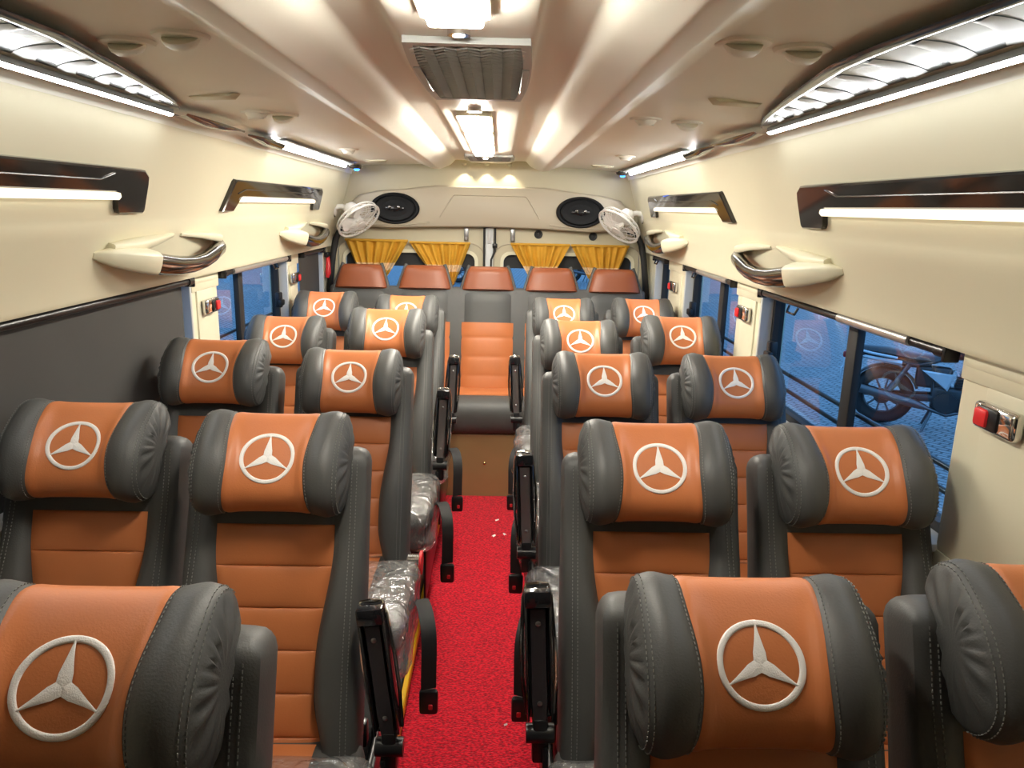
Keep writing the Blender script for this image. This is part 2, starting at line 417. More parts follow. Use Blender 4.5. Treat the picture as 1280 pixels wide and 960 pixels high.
# ------------------------------------------------------------------ seats
ZR = 1.03                                  # height of the logo centre above the raised floor
TH0 = math.radians(40)
def head_profile():
    """(s, u, w, nu, nw) around the pillow; s = 0 at the logo centre, + up"""
    def walk(segs, d):
        out = []; u = w = 0.0; th = TH0; s = 0.0; ds = .0015
        for R, L in segs:
            n = max(1, round(L / ds)); h = L / n
            for _ in range(n):
                u += -math.sin(th) * h * d; w += math.cos(th) * h * d
                th += d * h / R; s += d * h
                out.append((s, u, w, math.cos(th), math.sin(th)))
        return out
    up = walk([(.25, .085), (.045, math.radians(125) * .045)], 1)
    dn = walk([(.17, .060), (.050, math.radians(125) * .050)], -1)
    return dn[::-1] + [(0, 0, 0, math.cos(TH0), math.sin(TH0))] + up
HP = head_profile()
S0, S1 = HP[0][0], HP[-1][0]
AX = (-.060, -.030)
def head_pt(x, s, off=0.0):
    k = (s - S0) / (S1 - S0) * (len(HP) - 1); i = max(0, min(len(HP) - 2, int(k))); f = k - i
    a, c = HP[i], HP[i + 1]; u, w, nu, nw = (a[j] * (1 - f) + c[j] * f for j in range(1, 5))
    ax = abs(x)
    xo = x - math.copysign(1, x) * .011 * math.exp(-((s + .02) / .075) ** 2) * sstep(.050, .082, ax) * (1 - sstep(.090, .134, ax))
    g = math.exp(-((s + .015) / .10) ** 2)
    d = .023 * sstep(.058, .108, ax) * (1 - .5 * sstep(.118, .142, ax)) * g - .006 * max(0, 1 - (ax / .07) ** 2) * g
    d -= .003 * math.exp(-((ax - .086) / .004) ** 2)            # stitched valley
    d += .004 * sstep(.09, .12, ax)
    e = 1.0
    if ax > .112: e = .90 + .10 * math.sqrt(max(0, 1 - ((ax - .112) / .030) ** 2))
    u += nu * d; w += nw * d
    u = AX[0] + (u - AX[0]) * e; w = AX[1] + (w - AX[1]) * e
    return Vector((xo, -(u + nu * off), ZR + w + nw * off))
HX = sorted({round(v * s, 4) for v in (0, .015, .03, .045, .058, .068, .076, .0815, .086, .0905, .096, .104, .112, .120, .128, .134, .139, .142) for s in (1, -1)})
HS = [S0 + (S1 - S0) * k / 46 for k in range(47)]
PS0, PS1 = -.150, .165
def head_loop(x):
    L = [head_pt(x, s) for s in HS]
    a, c = L[-1], L[0]
    return L + [a.lerp(c, k / 7) for k in range(1, 7)]
def headrest_body():
    b = MB(); P = {x: [b.bm.verts.new(p) for p in head_loop(x)] for x in HX}; n = len(P[HX[0]])
    for x0, x1 in zip(HX[:-1], HX[1:]):
        for i in range(n):
            j = (i + 1) % n
            if abs(x0 + x1) / 2 < .086 and i < 46 and PS0 < (HS[i] + HS[min(i + 1, 46)]) / 2 < PS1: continue
            b.bm.faces.new((P[x0][i], P[x0][j], P[x1][j], P[x1][i]))
    for sg in (-1, 1):                                          # gathered end caps
        base = P[HX[-1] if sg > 0 else HX[0]]; c = sum((v.co for v in base), Vector()) / n; prev = base
        for q in (.08, .18, .3, .45, .6, .75, .9):
            ring = []
            for i, v in enumerate(base):
                p = v.co.lerp(c, q); th = 2 * PI * i / n
                p.x = sg * (.142 + .013 * math.sin(min(1, q * 1.5) * PI / 2) + .0030 * math.sin(15 * th + 3 * math.sin(2 * th)) * sstep(0, .15, q) * (1 - sstep(.2, .75, q)))
                ring.append(b.bm.verts.new(p))
            for i in range(n):
                j = (i + 1) % n; b.bm.faces.new((prev[i], prev[j], ring[j], ring[i]))
            prev = ring
        b.bm.faces.new(prev)
    bmesh.ops.recalc_face_normals(b.bm, faces=b.bm.faces)
    head_stitch(b)
    return b
def headrest_panel():
    b = MB(); xs = [x for x in HX if abs(x) <= .0861]; xs = sorted(set(xs))
    idx = [k for k in range(47)]; ok = []
    for i in range(46):
        if PS0 < (HS[i] + HS[i + 1]) / 2 < PS1: ok += [i, i + 1]
    ss = [HS[i] for i in sorted(set(ok))]
    b.loops([[head_pt(x, s, .0006) for s in ss] for x in xs], False)
    return b
def emblem():
    """raised three-pointed star in a ring, lying on the pillow face"""
    b = MB(); R1, R0, H = .0538, .0462, .0016
    def pt(a, c, h): return head_pt(a, c, .0006 + h)
    n = 64; rings = []
    for r, h in ((R0 - .0004, -.0004), (R0, H * .8), (R0 + .0018, H * 1.25), (R1 - .0018, H * 1.25), (R1, H * .8), (R1 + .0004, -.0004)):
        rings.append([pt(r * math.cos(2 * PI * k / n), r * math.sin(2 * PI * k / n), h) for k in range(n)])
    b.loops(rings, True)
    for t in (90, 210, 330):
        t = math.radians(t); d = (math.cos(t), math.sin(t)); p = (-d[1], d[0])
        rows = []
        for k in range(11):
            f = k / 10; r = .0475 * f
            wd = .0105 * (1 - f) ** 1.25 * (0.35 + .65 * min(1, f * 4)) + .0011 if f > .0 else .0042
            vl = math.radians(60)
            if f < .14:                                          # hub: the valley corners between the arms
                wd = r * math.tan(vl) + .0001
            rows.append([pt(d[0] * r + p[0] * q * wd, d[1] * r + p[1] * q * wd, H * (1.25 if abs(q) < 1 else .9)) for q in (-1, -.5, 0, .5, 1)])
        b.loops(rows, False)
    return b
def dashes(b, pts_fn, n, ln, wd, duty=.55):
    """stitches along a curve; pts_fn(t) -> (point, across, normal)"""
    for k in range(n):
        p0, a0, n0 = pts_fn(k / n); p1, a1, n1 = pts_fn((k + duty) / n)
        q = [p0 + a0 * wd + n0 * .0002, p0 - a0 * wd + n0 * .0002, p1 - a1 * wd + n1 * .0002, p1 + a1 * wd + n1 * .0002]
        m = [(a - (n0 if i < 2 else n1) * -.0012) for i, a in enumerate(q)]
        V = [b.bm.verts.new(v) for v in q]; W = [b.bm.verts.new(v) for v in m]
        b.bm.faces.new(W).material_index = 1
        for i in range(4): b.bm.faces.new((V[i], V[(i + 1) % 4], W[(i + 1) % 4], W[i])).material_index = 1
def head_stitch(b):
    X = Vector((1, 0, 0))
    def curve(x):
        def f(t):
            s = PS0 + .01 + (PS1 - PS0 - .02) * t; p = head_pt(x, s); q = head_pt(x, s, .001); return p, X, (q - p).normalized()
        return f
    for s in (-1, 1):
        for x, n in ((.0905, 52), (.1345, 46), (.1405, 44)): dashes(b, curve(s * x), n, .004, .0006)
REC = math.radians(20)
def back_pt(x, d, v):
    u = -.093 + v * math.sin(REC) + d * math.cos(REC); w = .004 - v * math.cos(REC) + d * math.sin(REC)
    return Vector((x, -u, ZR + w))
def panel_hw(v):
    """half width of the quilted centre, waisted towards the bottom"""
    return .1185 - .028 * sstep(.20, .44, v) + .020 * sstep(.50, .62, v)
def bolster(v): return .010 + .038 * sstep(.12, .42, v) - .012 * sstep(.50, .64, v)
BV = [0, .004, .010, .018, .030, .05, .08, .11, .143, .163, .18, .22, .26, .30, .34, .38, .42, .46, .50, .54, .58, .62, .645]
def back_section(v):
    pw, bo = panel_hw(v), bolster(v)
    hw = .184 + .003 * sstep(.1, .4, v); T = .095
    k = 1.0; r = .032
    if v < r: q = 1 - v / r; k = math.sqrt(max(0, 1 - q * q)); hw -= .026 * (1 - k)
    mid = -T / 2
    half = [(0, 0), (pw * .5, 0), (pw * .97, 0), (pw + .003, .001), (pw + .012, bo * .75), (pw + .028, bo), (hw - .030, bo * .95), (hw - .012, bo * .72), (hw - .003, bo * .2), (hw, -.022), (hw - .001, -.055), (hw - .006, -.078), (hw - .022, -.092), (hw * .5, -T), (0, -T)]
    kk = .30 + .70 * k
    pts = [(x, mid + (d - mid) * kk) for x, d in half]
    return pts + [(-x, d) for x, d in pts[-2:0:-1]]
def backrest_body():
    b = MB(); b.loops([[back_pt(x, d, v) for x, d in back_section(v)] for v in BV], True, (True, True)); bmesh.ops.recalc_face_normals(b.bm, faces=b.bm.faces); back_stitch(b); return b
def back_panel():
    b = MB(); v0, v1, sp = .163, .66, .084; rows = []
    n = 6
    vs = [v0 + sp * (k + f) for k in range(n) for f in (0, .008, .02, .045, .09, .18, .34, .5, .66, .82, .91, .955, .98, .992)] + [v0 + sp * n]
    for v in vs:
        ph = ((v - v0) / sp) % 1.0
        if v > v1: break
        hgt = .0095 * (4 * ph * (1 - ph)) ** .34 - .002
        pw = panel_hw(v) + .002
        rows.append([back_pt(pw * q, .0012 + hgt * (1 - abs(q) ** 8) , v) for q in (-1, -.97, -.85, -.6, -.3, 0, .3, .6, .85, .97, 1)])
    b.loops(rows, False); return b
def back_stitch(b):
    X = Vector((1, 0, 0)); N = (back_pt(0, 1, 0) - back_pt(0, 0, 0)).normalized()
    def row(s, dx):
        def f(t):
            v = .03 + .60 * t; hw = .184 + .003 * sstep(.1, .4, v); bo = bolster(v)
            return back_pt(s * (hw - dx), bo * (.955 if dx > .03 else .85 if dx > .02 else .74) + .0006, v), X, N
        return f
    for s in (-1, 1):
        for dx in (.031, .021): dashes(b, row(s, dx), 84, .004, .0007)
def cushion_body():
    b = MB(); b.box((0, -.29, .408), (.395, .45, .145), .045, 5)
    for v in b.bm.verts:
        if v.co.y < -.40: v.co.z -= .25 * (-.40 - v.co.y)
    return b
def cushion_panel():
    b = MB(); rows = []
    for k in range(31):
        y = -.12 - .33 * k / 30; ph = (k / 30 * 4) % 1.0; h = .004 * (4 * ph * (1 - ph)) ** .4
        rows.append([(q * .105, y, .4815 + h - (.25 * max(0, -.40 - y))) for q in (-1, -.96, -.6, 0, .6, .96, 1)])
    b.loops(rows, False); return b
def cushion_film(side):
    b = MB(); b.box((side * .022, -.335, .405), (.425, .385, .19), .05, 6)
    bmesh.ops.subdivide_edges(b.bm, edges=[e for e in b.bm.edges if e.calc_length() > .06], cuts=7, use_grid_fill=True)
    for v in b.bm.verts:
        p = v.co; n = noise.noise_vector(p * 9) * .016 + noise.noise_vector(p * 26) * .006
        if p.z < .40: n.x += side * .012 * (.40 - p.z) * 10
        v.co = p + n
        if v.co.z < .33: v.co.z -= .05 * noise.noise(p * 12)
    return b
def seat_base():
    b = MB()
    b.box((0, -.28, .315), (.34, .40, .03), .006, 2)
    for s in (-1, 1):
        b.box((s * .165, -.28, .255), (.03, .40, .12), .006, 2)
    b.box((0, .02, .40), (.36, .03, .06), .006, 2)
    return b
def seat_leg(s):
    b = MB()
    b.box((s * .13, -.28, .02), (.05, .38, .036), .008, 2)
    b.tube([(s * .13, -.14, .03), (s * .14, -.20, .20)], .018, 12); b.tube([(s * .13, -.42, .03), (s * .14, -.36, .20)], .018, 12)
    return b
# the aisle side: armrest, its bracket, and the lap belt (d = direction of the aisle)
def arm_frame(d, pose=''):
    """matrix of the folded-up armrest: local x across, y depth (front is -y), z along the bar"""
    a = Vector((d * .226, -.100, .525)); t = Vector((d * .240, -.088, .815))
    if pose == 'tilt': a = Vector((d * .246, -.100, .480)); t = Vector((d * .213, -.095, .770))
    z = (t - a).normalized()
    x = Vector((1, 0, 0)); x = (x - z * x.dot(z)).normalized(); y = z.cross(x)
    m = Matrix((x, y, z)).transposed().to_4x4(); m.translation = a; return m, (t - a).length
def arm_mtx(d, pose):
    m, L = arm_frame(d, pose)
    if pose == 'down': m = m @ Matrix.Rotation(math.radians(78), 4, 'X')
    return m, L
def arm_shell(d, pose):
    m, L = arm_mtx(d, pose); b = MB()
    b.box((0, .012, L / 2 + .01), (.052, .026, L - .01), .008, 3)
    for k in (-1, 1): b.box((k * .0235, -.007, L / 2 + .01), (.005, .026, L - .02), .002, 1)
    b.box((0, -.007, L - .012), (.052, .028, .034), .004, 2)
    bmesh.ops.transform(b.bm, matrix=m, verts=b.bm.verts); return b
def arm_plate(d, pose):
    m, L = arm_mtx(d, pose); b = MB()
    b.loops([[(-w, -.001, z), (-w * .8, -.011, z), (w * .8, -.011, z), (w, -.001, z)] for z, w in ((-.015, .014), (.03, .016), (.06, .0185), (.15, .017), (L - .05, .018), (L - .035, .018))], True, (True, True))
    bmesh.ops.transform(b.bm, matrix=m, verts=b.bm.verts); return b
def arm_screw(d, pose, k):
    m, L = arm_mtx(d, pose); b = MB(); z = L - .065 if k else .055
    b.lathe([(0, -.003), (.0055, -.003), (.0055, .001), (.003, .003), (0, .003)], Matrix.Translation((0, -.011, z)) @ Matrix.Rotation(PI / 2, 4, 'X'), 12)
    bmesh.ops.transform(b.bm, matrix=m, verts=b.bm.verts); return b
def arm_trim(d, pose, k):
    m, L = arm_mtx(d, pose); b = MB()
    b.tube([(k * .027, .010, .02), (k * .0325, .008, L * .35), (k * .0325, .008, L * .6), (k * .027, .010, L - .02), (k * .020, .012, L + .006), (0, .012, L + .008)], .0040, 8)
    bmesh.ops.transform(b.bm, matrix=m, verts=b.bm.verts); return b
def arm_pivot(d, tilt=False):
    b = MB(); c = Vector((d * .246, -.100, .480)) if tilt else Vector((d * .226, -.100, .525))
    b.box(c + Vector((0, .004, -.03)), (.030, .034, .10), .006, 2)
    b.cyl(c + Vector((-.028, 0, -.018)), c + Vector((.028, 0, -.018)), .019, 18)
    b.box(c + Vector((-d * .012, .01, -.14)), (.012, .055, .20), .004, 2)
    b.box((d * .199, -.20, .255), (.010, .52, .29), .005, 2)
    b.box((d * .205, -.16, .36), (.012, .26, .075), .005, 2)
    return b
def arm_stub(d):
    b = MB(); b.cyl((d * .165, -.10, .46), (d * .222, -.10, .46), .022, 20)
    for k in range(9): b.lathe([(.022, -.0012), (.0245, 0), (.022, .0012)], Matrix.Translation((d * (.17 + k * .006), -.10, .46)) @ Matrix.Rotation(PI / 2, 4, 'Y'), 20)
    return b
def arm_disc(d):
    b = MB(); b.cyl((d * .222, -.10, .455), (d * .230, -.10, .455), .036, 24); return b
def belt_web(d):
    b = MB()
    k = 0 if d > 0 else .034
    b.ribbon([(d * (x - k), y, z) for x, y, z in smooth3([(.225, -.16, .36), (.24, -.24, .41), (.262, -.33, .425), (.275, -.385, .405), (.279, -.405, .36), (.278, -.410, .30), (.277, -.41, .235)])], .042, .004, (1, .35 * d, 0))
    return b
def belt_tongue(d):
    b = MB(); b.box((d * (.277 if d > 0 else .243), -.41, .195), (.052, .022, .075), .009, 2)
    return b
def belt_button(d):
    b = MB(); b.box((d * (.283 if d > 0 else .249), -.4215, .185), (.012, .005, .016), .002, 1); return b

def make_seat(x, y, dz, d, label, aisle, arm, film):
    e = empty('reclining_seat', (x, y, .1), label, 'seat', 'reclining seats in pairs')
    bk = cached('bk', 'backrest', ('grey', 'thread'), e, backrest_body, angle=50)
    cached('bp', 'quilted_panel', 'orange', bk, back_panel, angle=70)
    h = cached('hb', 'headrest', ('grey', 'thread'), e, headrest_body, angle=65); h.location.z = dz
    cached('hp', 'headrest_panel', 'orange', h, headrest_panel, angle=180)
    cached('he', 'star_emblem', 'white', h, emblem, angle=60, label='white embroidered star in a ring')
    c = cached('cb', 'cushion', 'grey', e, cushion_body)
    cached('cp', 'quilted_panel', 'orange', c, cushion_panel, angle=70)
    if film: cached('cf%d' % d, 'plastic_cover', 'film', c, lambda: cushion_film(d), angle=50, label='clear plastic cover over the cushion')
    cached('sb', 'base_frame', 'black', e, seat_base)
    for s in (-1, 1): cached('sl%d' % s, 'leg', 'black', e, lambda: seat_leg(s))
    if aisle:
        k = '%d%s' % (d, arm)
        if arm == 'none':
            a = cached('as' + k, 'armrest_hinge', 'chrome', e, lambda: arm_stub(d), label='bare chrome armrest hinge')
            cached('ad' + k, 'hinge_disc', 'redplastic', a, lambda: arm_disc(d))
        else:
            a = cached('aa' + k, 'armrest', 'gloss', e, lambda: arm_shell(d, arm), label='glossy black armrest folded upright' if arm != 'down' else 'glossy black armrest folded down')
            cached('ap%s%d' % (k, y > 1.9), 'channel_plate', 'satin' if y < 1.9 else 'armplate', a, lambda: arm_plate(d, arm))
            for q in (0, 1): cached('ac%s%d' % (k, q), 'screw', 'steel', a, lambda: arm_screw(d, arm, q))
            for q in (-1, 1): cached('at%s%d' % (k, q), 'chrome_edging', 'chrome', a, lambda: arm_trim(d, arm, q))
            cached('av%d%d' % (d, arm == 'tilt'), 'armrest_bracket', 'black', e, lambda: arm_pivot(d, arm == 'tilt'))
        w = cached('bw%d' % d, 'seat_belt', 'web', e, lambda: belt_web(d))
        t = cached('bt%d' % d, 'buckle', 'black', w, lambda: belt_tongue(d))
        cached('bu%d' % d, 'release_button', 'redplastic', w, lambda: belt_button(d))
    return e
ORD = ['nearest', 'second', 'third', 'fourth', 'fifth']
SEATS = [  # row, side, a/w, x, y, dz, arm
    (0, 'L', 'a', -.387, .693, 0.0, 'up'), (1, 'L', 'a', -.387, 1.402, .010, 'tilt'), (2, 'L', 'a', -.387, 2.216, -.011, 'none'), (3, 'L', 'a', -.387, 2.959, .018, 'up'), (4, 'L', 'a', -.387, 3.626, -.004, 'up'),
    (0, 'R', 'a', .387, .790, -.029, 'up'), (1, 'R', 'a', .387, 1.389, .007, 'up'), (2, 'R', 'a', .387, 2.188, -.002, 'up'), (3, 'R', 'a', .387, 2.885, -.003, 'down'), (4, 'R', 'a', .387, 3.651, -.006, 'up'),
    (1, 'L', 'w', -.794, 1.456, .012, ''), (2, 'L', 'w', -.794, 2.191, .018, ''), (3, 'L', 'w', -.794, 2.956, -.020, ''), (4, 'L', 'w', -.794, 3.667, .002, ''),
    (0, 'R', 'w', .794, .790, -.005, ''), (1, 'R', 'w', .794, 1.397, .004, ''), (2, 'R', 'w', .794, 2.209, -.005, ''), (3, 'R', 'w', .794, 2.903, .018, ''), (4, 'R', 'w', .794, 3.715, -.008, ''),
]
for r, sd, k, x, y, dz, arm in SEATS:
    side = 'left' if sd == 'L' else 'right'
    extra = {'up': ', black armrest folded upright', 'tilt': '', 'none': ', armrest missing from its chrome hinge', 'down': ', armrest folded down', '': ''}[arm]
    pos = 'aisle seat' if k == 'a' else 'window seat'
    lab = ('orange and grey %s in the %s row, %s of the aisle' if r == 0 else 'orange and grey %s, %s row from the near end, %s of the aisle') % (pos, ORD[r], side)
    if arm == 'none': lab = 'aisle seat left of the aisle, third row, bare chrome hinge where its armrest is missing'
    if arm == 'down': lab = 'aisle seat right of the aisle, fourth row, its armrest folded down'
    make_seat(x, y, dz, 1 if sd == 'L' else -1, lab, k == 'a', arm, k == 'a')

# ------------------------------------------------------------------ the bench across the back
def bench():
    e = empty('bench_seat', (0, 4.2, 0), 'five-place grey and orange bench seat across the back of the coach', 'bench seat')
    rec = math.radians(13)
    def P(x, v, d): # v up the back from the cushion, d towards the viewer
        return (x, .10 + v * math.sin(rec) - d * math.cos(rec), .54 + v * math.cos(rec) + d * math.sin(rec))
    b = MB(); b.box((0, .155, .84), (1.86, .05, .66), .02, 3, Matrix.Rotation(-rec, 3, 'X')); b.build('back_shell', 'grey', e)
    for i in range(5):
        x0 = -.745 + .3725 * i; hw = .168
        rows = []
        for k in range(17):
            v = .62 * k / 16; edge = min(1, min(v + .004, .624 - v) / .03); q = math.sqrt(max(0, 1 - (1 - edge) ** 2))
            rows.append([P(x0 + a * hw * (.97 + .03 * q), v, .012 + .04 * q * (1 - abs(a) ** 6)) for a in (-1, -.97, -.9, -.75, -.5, 0, .5, .75, .9, .97, 1)])
        b = MB(); b.loops(rows, False)
        b.loops([[P(x0 + s * hw, .62 * k / 16, d) for d in (-.02, .02)] for k in range(17) for s in (1,)], False)
        bk = b.build('backrest', 'grey', e, angle=60)
        # quilted lower part
        rows = []
        for k in range(49):
            v = .0 + .425 * k / 48; ph = (v / .112) % 1.0; h = .0055 * (4 * ph * (1 - ph)) ** .3
            ed = math.sqrt(max(0, 1 - (1 - min(1, (v + .004) / .03)) ** 2))
            rows.append([P(x0 + a * .152, v, .0158 + .04 * ed * (1 - abs(a * .152 / hw) ** 6) + h) for a in (-1, -.96, -.7, -.35, 0, .35, .7, .96, 1)])
        b = MB(); b.loops(rows, False); b.build('quilted_panel', 'orange', bk, angle=70)
        # trapezoid headrest
        rows = []
        for k in range(13):
            t = k / 12; v = .605 + .170 * t; w = .161 - .050 * t; q = math.sqrt(max(0, 1 - max(0, (t - .62) / .38) ** 2)); q0 = min(1, t / .12 + .6)
            w -= .010 * (1 - q)
            rows.append([P(x0 + w * a, v - .012 * (1 - q), -.04 + (.04 + dd) * (.15 + .85 * q) * q0) for a, dd in ((-1, -.03), (-1, .02), (-.95, .045), (-.8, .058), (-.4, .064), (0, .065), (.4, .064), (.8, .058), (.95, .045), (1, .02), (1, -.03), (0, -.035))])
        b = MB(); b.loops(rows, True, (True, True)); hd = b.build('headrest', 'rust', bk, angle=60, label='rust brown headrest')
        for s in (-1, 1):
            b = MB(); b.tube([P(x0 + s * (.165 - .051 * t - .008 * max(0, t - .8)), .600 + .165 * t, .030 - .025 * t) for t in [j / 8 for j in range(9)]], .011, 8)
            b.build('piping', 'grey', bk)
    # cushion: tan top, grey front roll
    prof = [(.14, .50), (.14, .57), (.08, .585), (-.08, .588), (-.145, .58), (-.185, .555), (-.205, .51), (-.205, .44), (-.19, .395), (-.165, .375), (.0, .375)]
    b = MB(); b.loops([[(x, y, z) for y, z in smooth_poly(prof, 2)] for x in (-.925, -.92, -.4, 0, .4, .92, .925)], True, (True, True)); c = b.build('cushion', 'grey', e)
    for i in range(5):
        x0 = -.745 + .3725 * i
        b = MB(); b.box((x0, 0.01, .585), (.335, .21, .016), .006, 2); b.build('seat_panel', 'orange', c)
    b = MB(); b.box((0, -.06, .19), (1.9, .22, .375), .004, 1); base = b.build('base_panel', 'tan', e, label='tan base board')
    b = MB(); b.lathe([(0, .004), (.005, .003), (.008, 0), (.008, -.004)], Matrix.Translation((.0, -.17, .205)) @ Matrix.Rotation(PI / 2, 4, 'X'), 14); b.build('screw', 'brass', base)
bench()

# ------------------------------------------------------------------ back wall, doors and trim
def back_end():
    fn = lambda a, c, d: (a, d, c)
    # body ring round the doors
    b = MB()
    out = [(-1.075, 0), (1.075, 0), (1.075, 2.06), (-1.075, 2.06)]
    inn = [(-.93, 0.05), (.93, .05), (.93, 1.55), (-.93, 1.55)]
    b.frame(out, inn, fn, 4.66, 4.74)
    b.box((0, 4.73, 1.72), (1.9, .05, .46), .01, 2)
    tag(b.build('wall_back', 'doorpaint_dimmed', smooth=True), kind='structure')
    for nm, s in (('door_1', -1), ('door_2', 1)):
        a0, a1 = sorted((s * .012, s * .925)); w0, w1 = sorted((s * .085, s * .885))
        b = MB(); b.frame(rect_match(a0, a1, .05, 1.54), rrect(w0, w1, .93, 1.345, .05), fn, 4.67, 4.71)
        d = b.build(nm, 'doorpaint_dimmed'); tag(d, kind='structure')
        b = MB(); b.frame(rrect(w0 - .016, w1 + .016, .914, 1.361, .06), rrect(w0 + .004, w1 - .004, .934, 1.341, .046), fn, 4.66, 4.676); b.build('window_seal', 'cream', d)
        b = MB(); b.loops([[(x, 4.695, z) for x in (w0, w1)] for z in (.925, 1.345)], False); b.build('glass_pane', 'glass', d, smooth=False)
        b = MB(); b.box(((w0 + w1) / 2, 4.69, 1.300), (w1 - w0 - .01, .004, .085)); b.build('dark_glass_band', 'rubber', d, smooth=False)
        # pressed line in the sheet
        q = rrect(w0 - .055, w1 + .055, .85, 1.405, .09, 8)
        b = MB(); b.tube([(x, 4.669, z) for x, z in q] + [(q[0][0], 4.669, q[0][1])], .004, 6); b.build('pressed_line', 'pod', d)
        b = MB(); b.box((s * .142, 4.662, 1.465), (.028, .012, .095), .006, 2); b.cyl((s * .142, 4.662, 1.435), (s * .142, 4.652, 1.435), .008, 12); b.build('latch_plate', 'steel', d)
    b = MB(); b.box((0, 4.668, 1.0), (.05, .03, 1.02), .008, 2); b.box((0, 4.656, 1.47), (.022, .02, .13), .006, 2); tag(b.build('trim_5', 'greydoor'), kind='structure')
    for x in (-.032, .034):
        b = MB(); b.tube([(x, 4.655, 1.50), (x, 4.655, 1.41), (x, 4.655, 1.30), (x, 4.655, .6)] if x < 0 else [(x, 4.655, 1.50), (x, 4.655, 1.36), (x - .022, 4.655, 1.31), (x - .022, 4.655, .6)], .0065, 8)
        o = b.build('door_seal_strip', 'rubber')
        tag(o, 'thin black rubber strip left of the door split' if x < 0 else 'kinked black rubber strip right of the door split', 'rubber strip')
        if x > 0: bb = MB(); bb.box((.034, 4.65, 1.395), (.03, .02, .026), .004, 2); bb.build('clamp', 'black', o)
    for x, z, lab in ((.30, 1.468, 'round black cap on the back door nearer the door split'), (.636, 1.463, 'round black cap on the back door under the right speaker')):
        b = MB(); b.lathe([(0, .006), (.010, .006), (.013, .002), (.024, .006), (.026, 0), (.026, -.004)], Matrix.Translation((x, 4.668, z)) @ Matrix.Rotation(PI / 2, 4, 'X'), 20)
        tag(b.build('round_cap', 'rubber'), lab, 'cap')
    # black door-frame rubber at both sides
    for s in (-1, 1):
        p = [(s * .985, 4.60, .95), (s * .965, 4.60, 1.18), (s * .945, 4.60, 1.33), (s * .925, 4.60, 1.42), (s * .895, 4.60, 1.48), (s * .84, 4.60, 1.50)]
        q = [(a[0], a[1], a[2]) for a in p]
        b = MB(); b.tube(q, .019, 12)
        tag(b.build('rubber_seal', 'rubber'), 'thick black rubber door seal under the %s fan' % ('left' if s < 0 else 'right'), 'rubber seal', 'door frame seals')
    # speaker panel across the top
    half = [(0, 1.745), (.325, 1.745), (.50, 1.722), (.68, 1.705), (.78, 1.680), (.845, 1.615), (.862, 1.535), (.850, 1.500), (.60, 1.487), (.33, 1.500), (0, 1.506)]
    poly = half[:-1] + [half[-1]] + [(-x, z) for x, z in half[-2:0:-1]]
    b = MB()
    def ins(k): return [(x * (1 - k * .35), 1.615 + (z - 1.615) * (1 - k)) for x, z in poly]
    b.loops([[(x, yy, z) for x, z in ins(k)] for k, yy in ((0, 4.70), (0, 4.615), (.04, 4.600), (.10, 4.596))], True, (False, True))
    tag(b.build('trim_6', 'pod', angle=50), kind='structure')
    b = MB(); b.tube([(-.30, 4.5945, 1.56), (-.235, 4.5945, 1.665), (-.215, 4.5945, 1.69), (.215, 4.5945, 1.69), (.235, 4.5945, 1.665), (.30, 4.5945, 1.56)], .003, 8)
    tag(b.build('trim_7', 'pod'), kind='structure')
    for s in (-1, 1):
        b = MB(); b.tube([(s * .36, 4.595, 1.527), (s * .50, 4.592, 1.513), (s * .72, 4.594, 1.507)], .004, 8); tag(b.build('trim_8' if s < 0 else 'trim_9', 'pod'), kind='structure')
        for xx, zz in ((.30, 1.80), (.80, 1.745)):
            pass
back_end()

def speaker(x, lab):
    e = empty('oval_speaker', (x, 4.595, 1.605), lab, 'speaker', 'oval speakers in the back panel')
    S = Matrix.Diagonal((1.6, 1.0, 1.0, 1.0)); R = Matrix.Rotation(PI / 2, 4, 'X')
    def m(z0=0): return R @ S @ Matrix.Translation((0, 0, z0))
    b = MB(); b.lathe([(.092, -.006), (.092, .008), (.086, .016), (.079, .014), (.076, .004), (.0, .004)], m(), 48); b.build('rim', 'spkblack', e)
    b = MB(); b.lathe([(.075, .006), (.070, .012), (.060, .010), (.030, -.0), (.0, -.0)], m(.004), 48); b.build('cone', 'spkblack', e)
    b = MB(); b.lathe([(.018, 0), (.018, .014), (.012, .020), (0, .021)], m(.004) , 24); b.box((0, -.026, 0), (.11, .006, .014), .003, 2); b.build('tweeter_bridge', 'gloss', e)
    for k in (-1, 1):
        b = MB(); b.lathe([(.010, 0), (.009, .006), (0, .009)], Matrix.Translation((k * .026, -.028, .006)) @ R, 14); b.build('tweeter', 'darkchrome', e)
speaker(-.567, 'oval black speaker in the back panel beside the left fan')
speaker(.545, 'oval black speaker in the back panel beside the right fan')

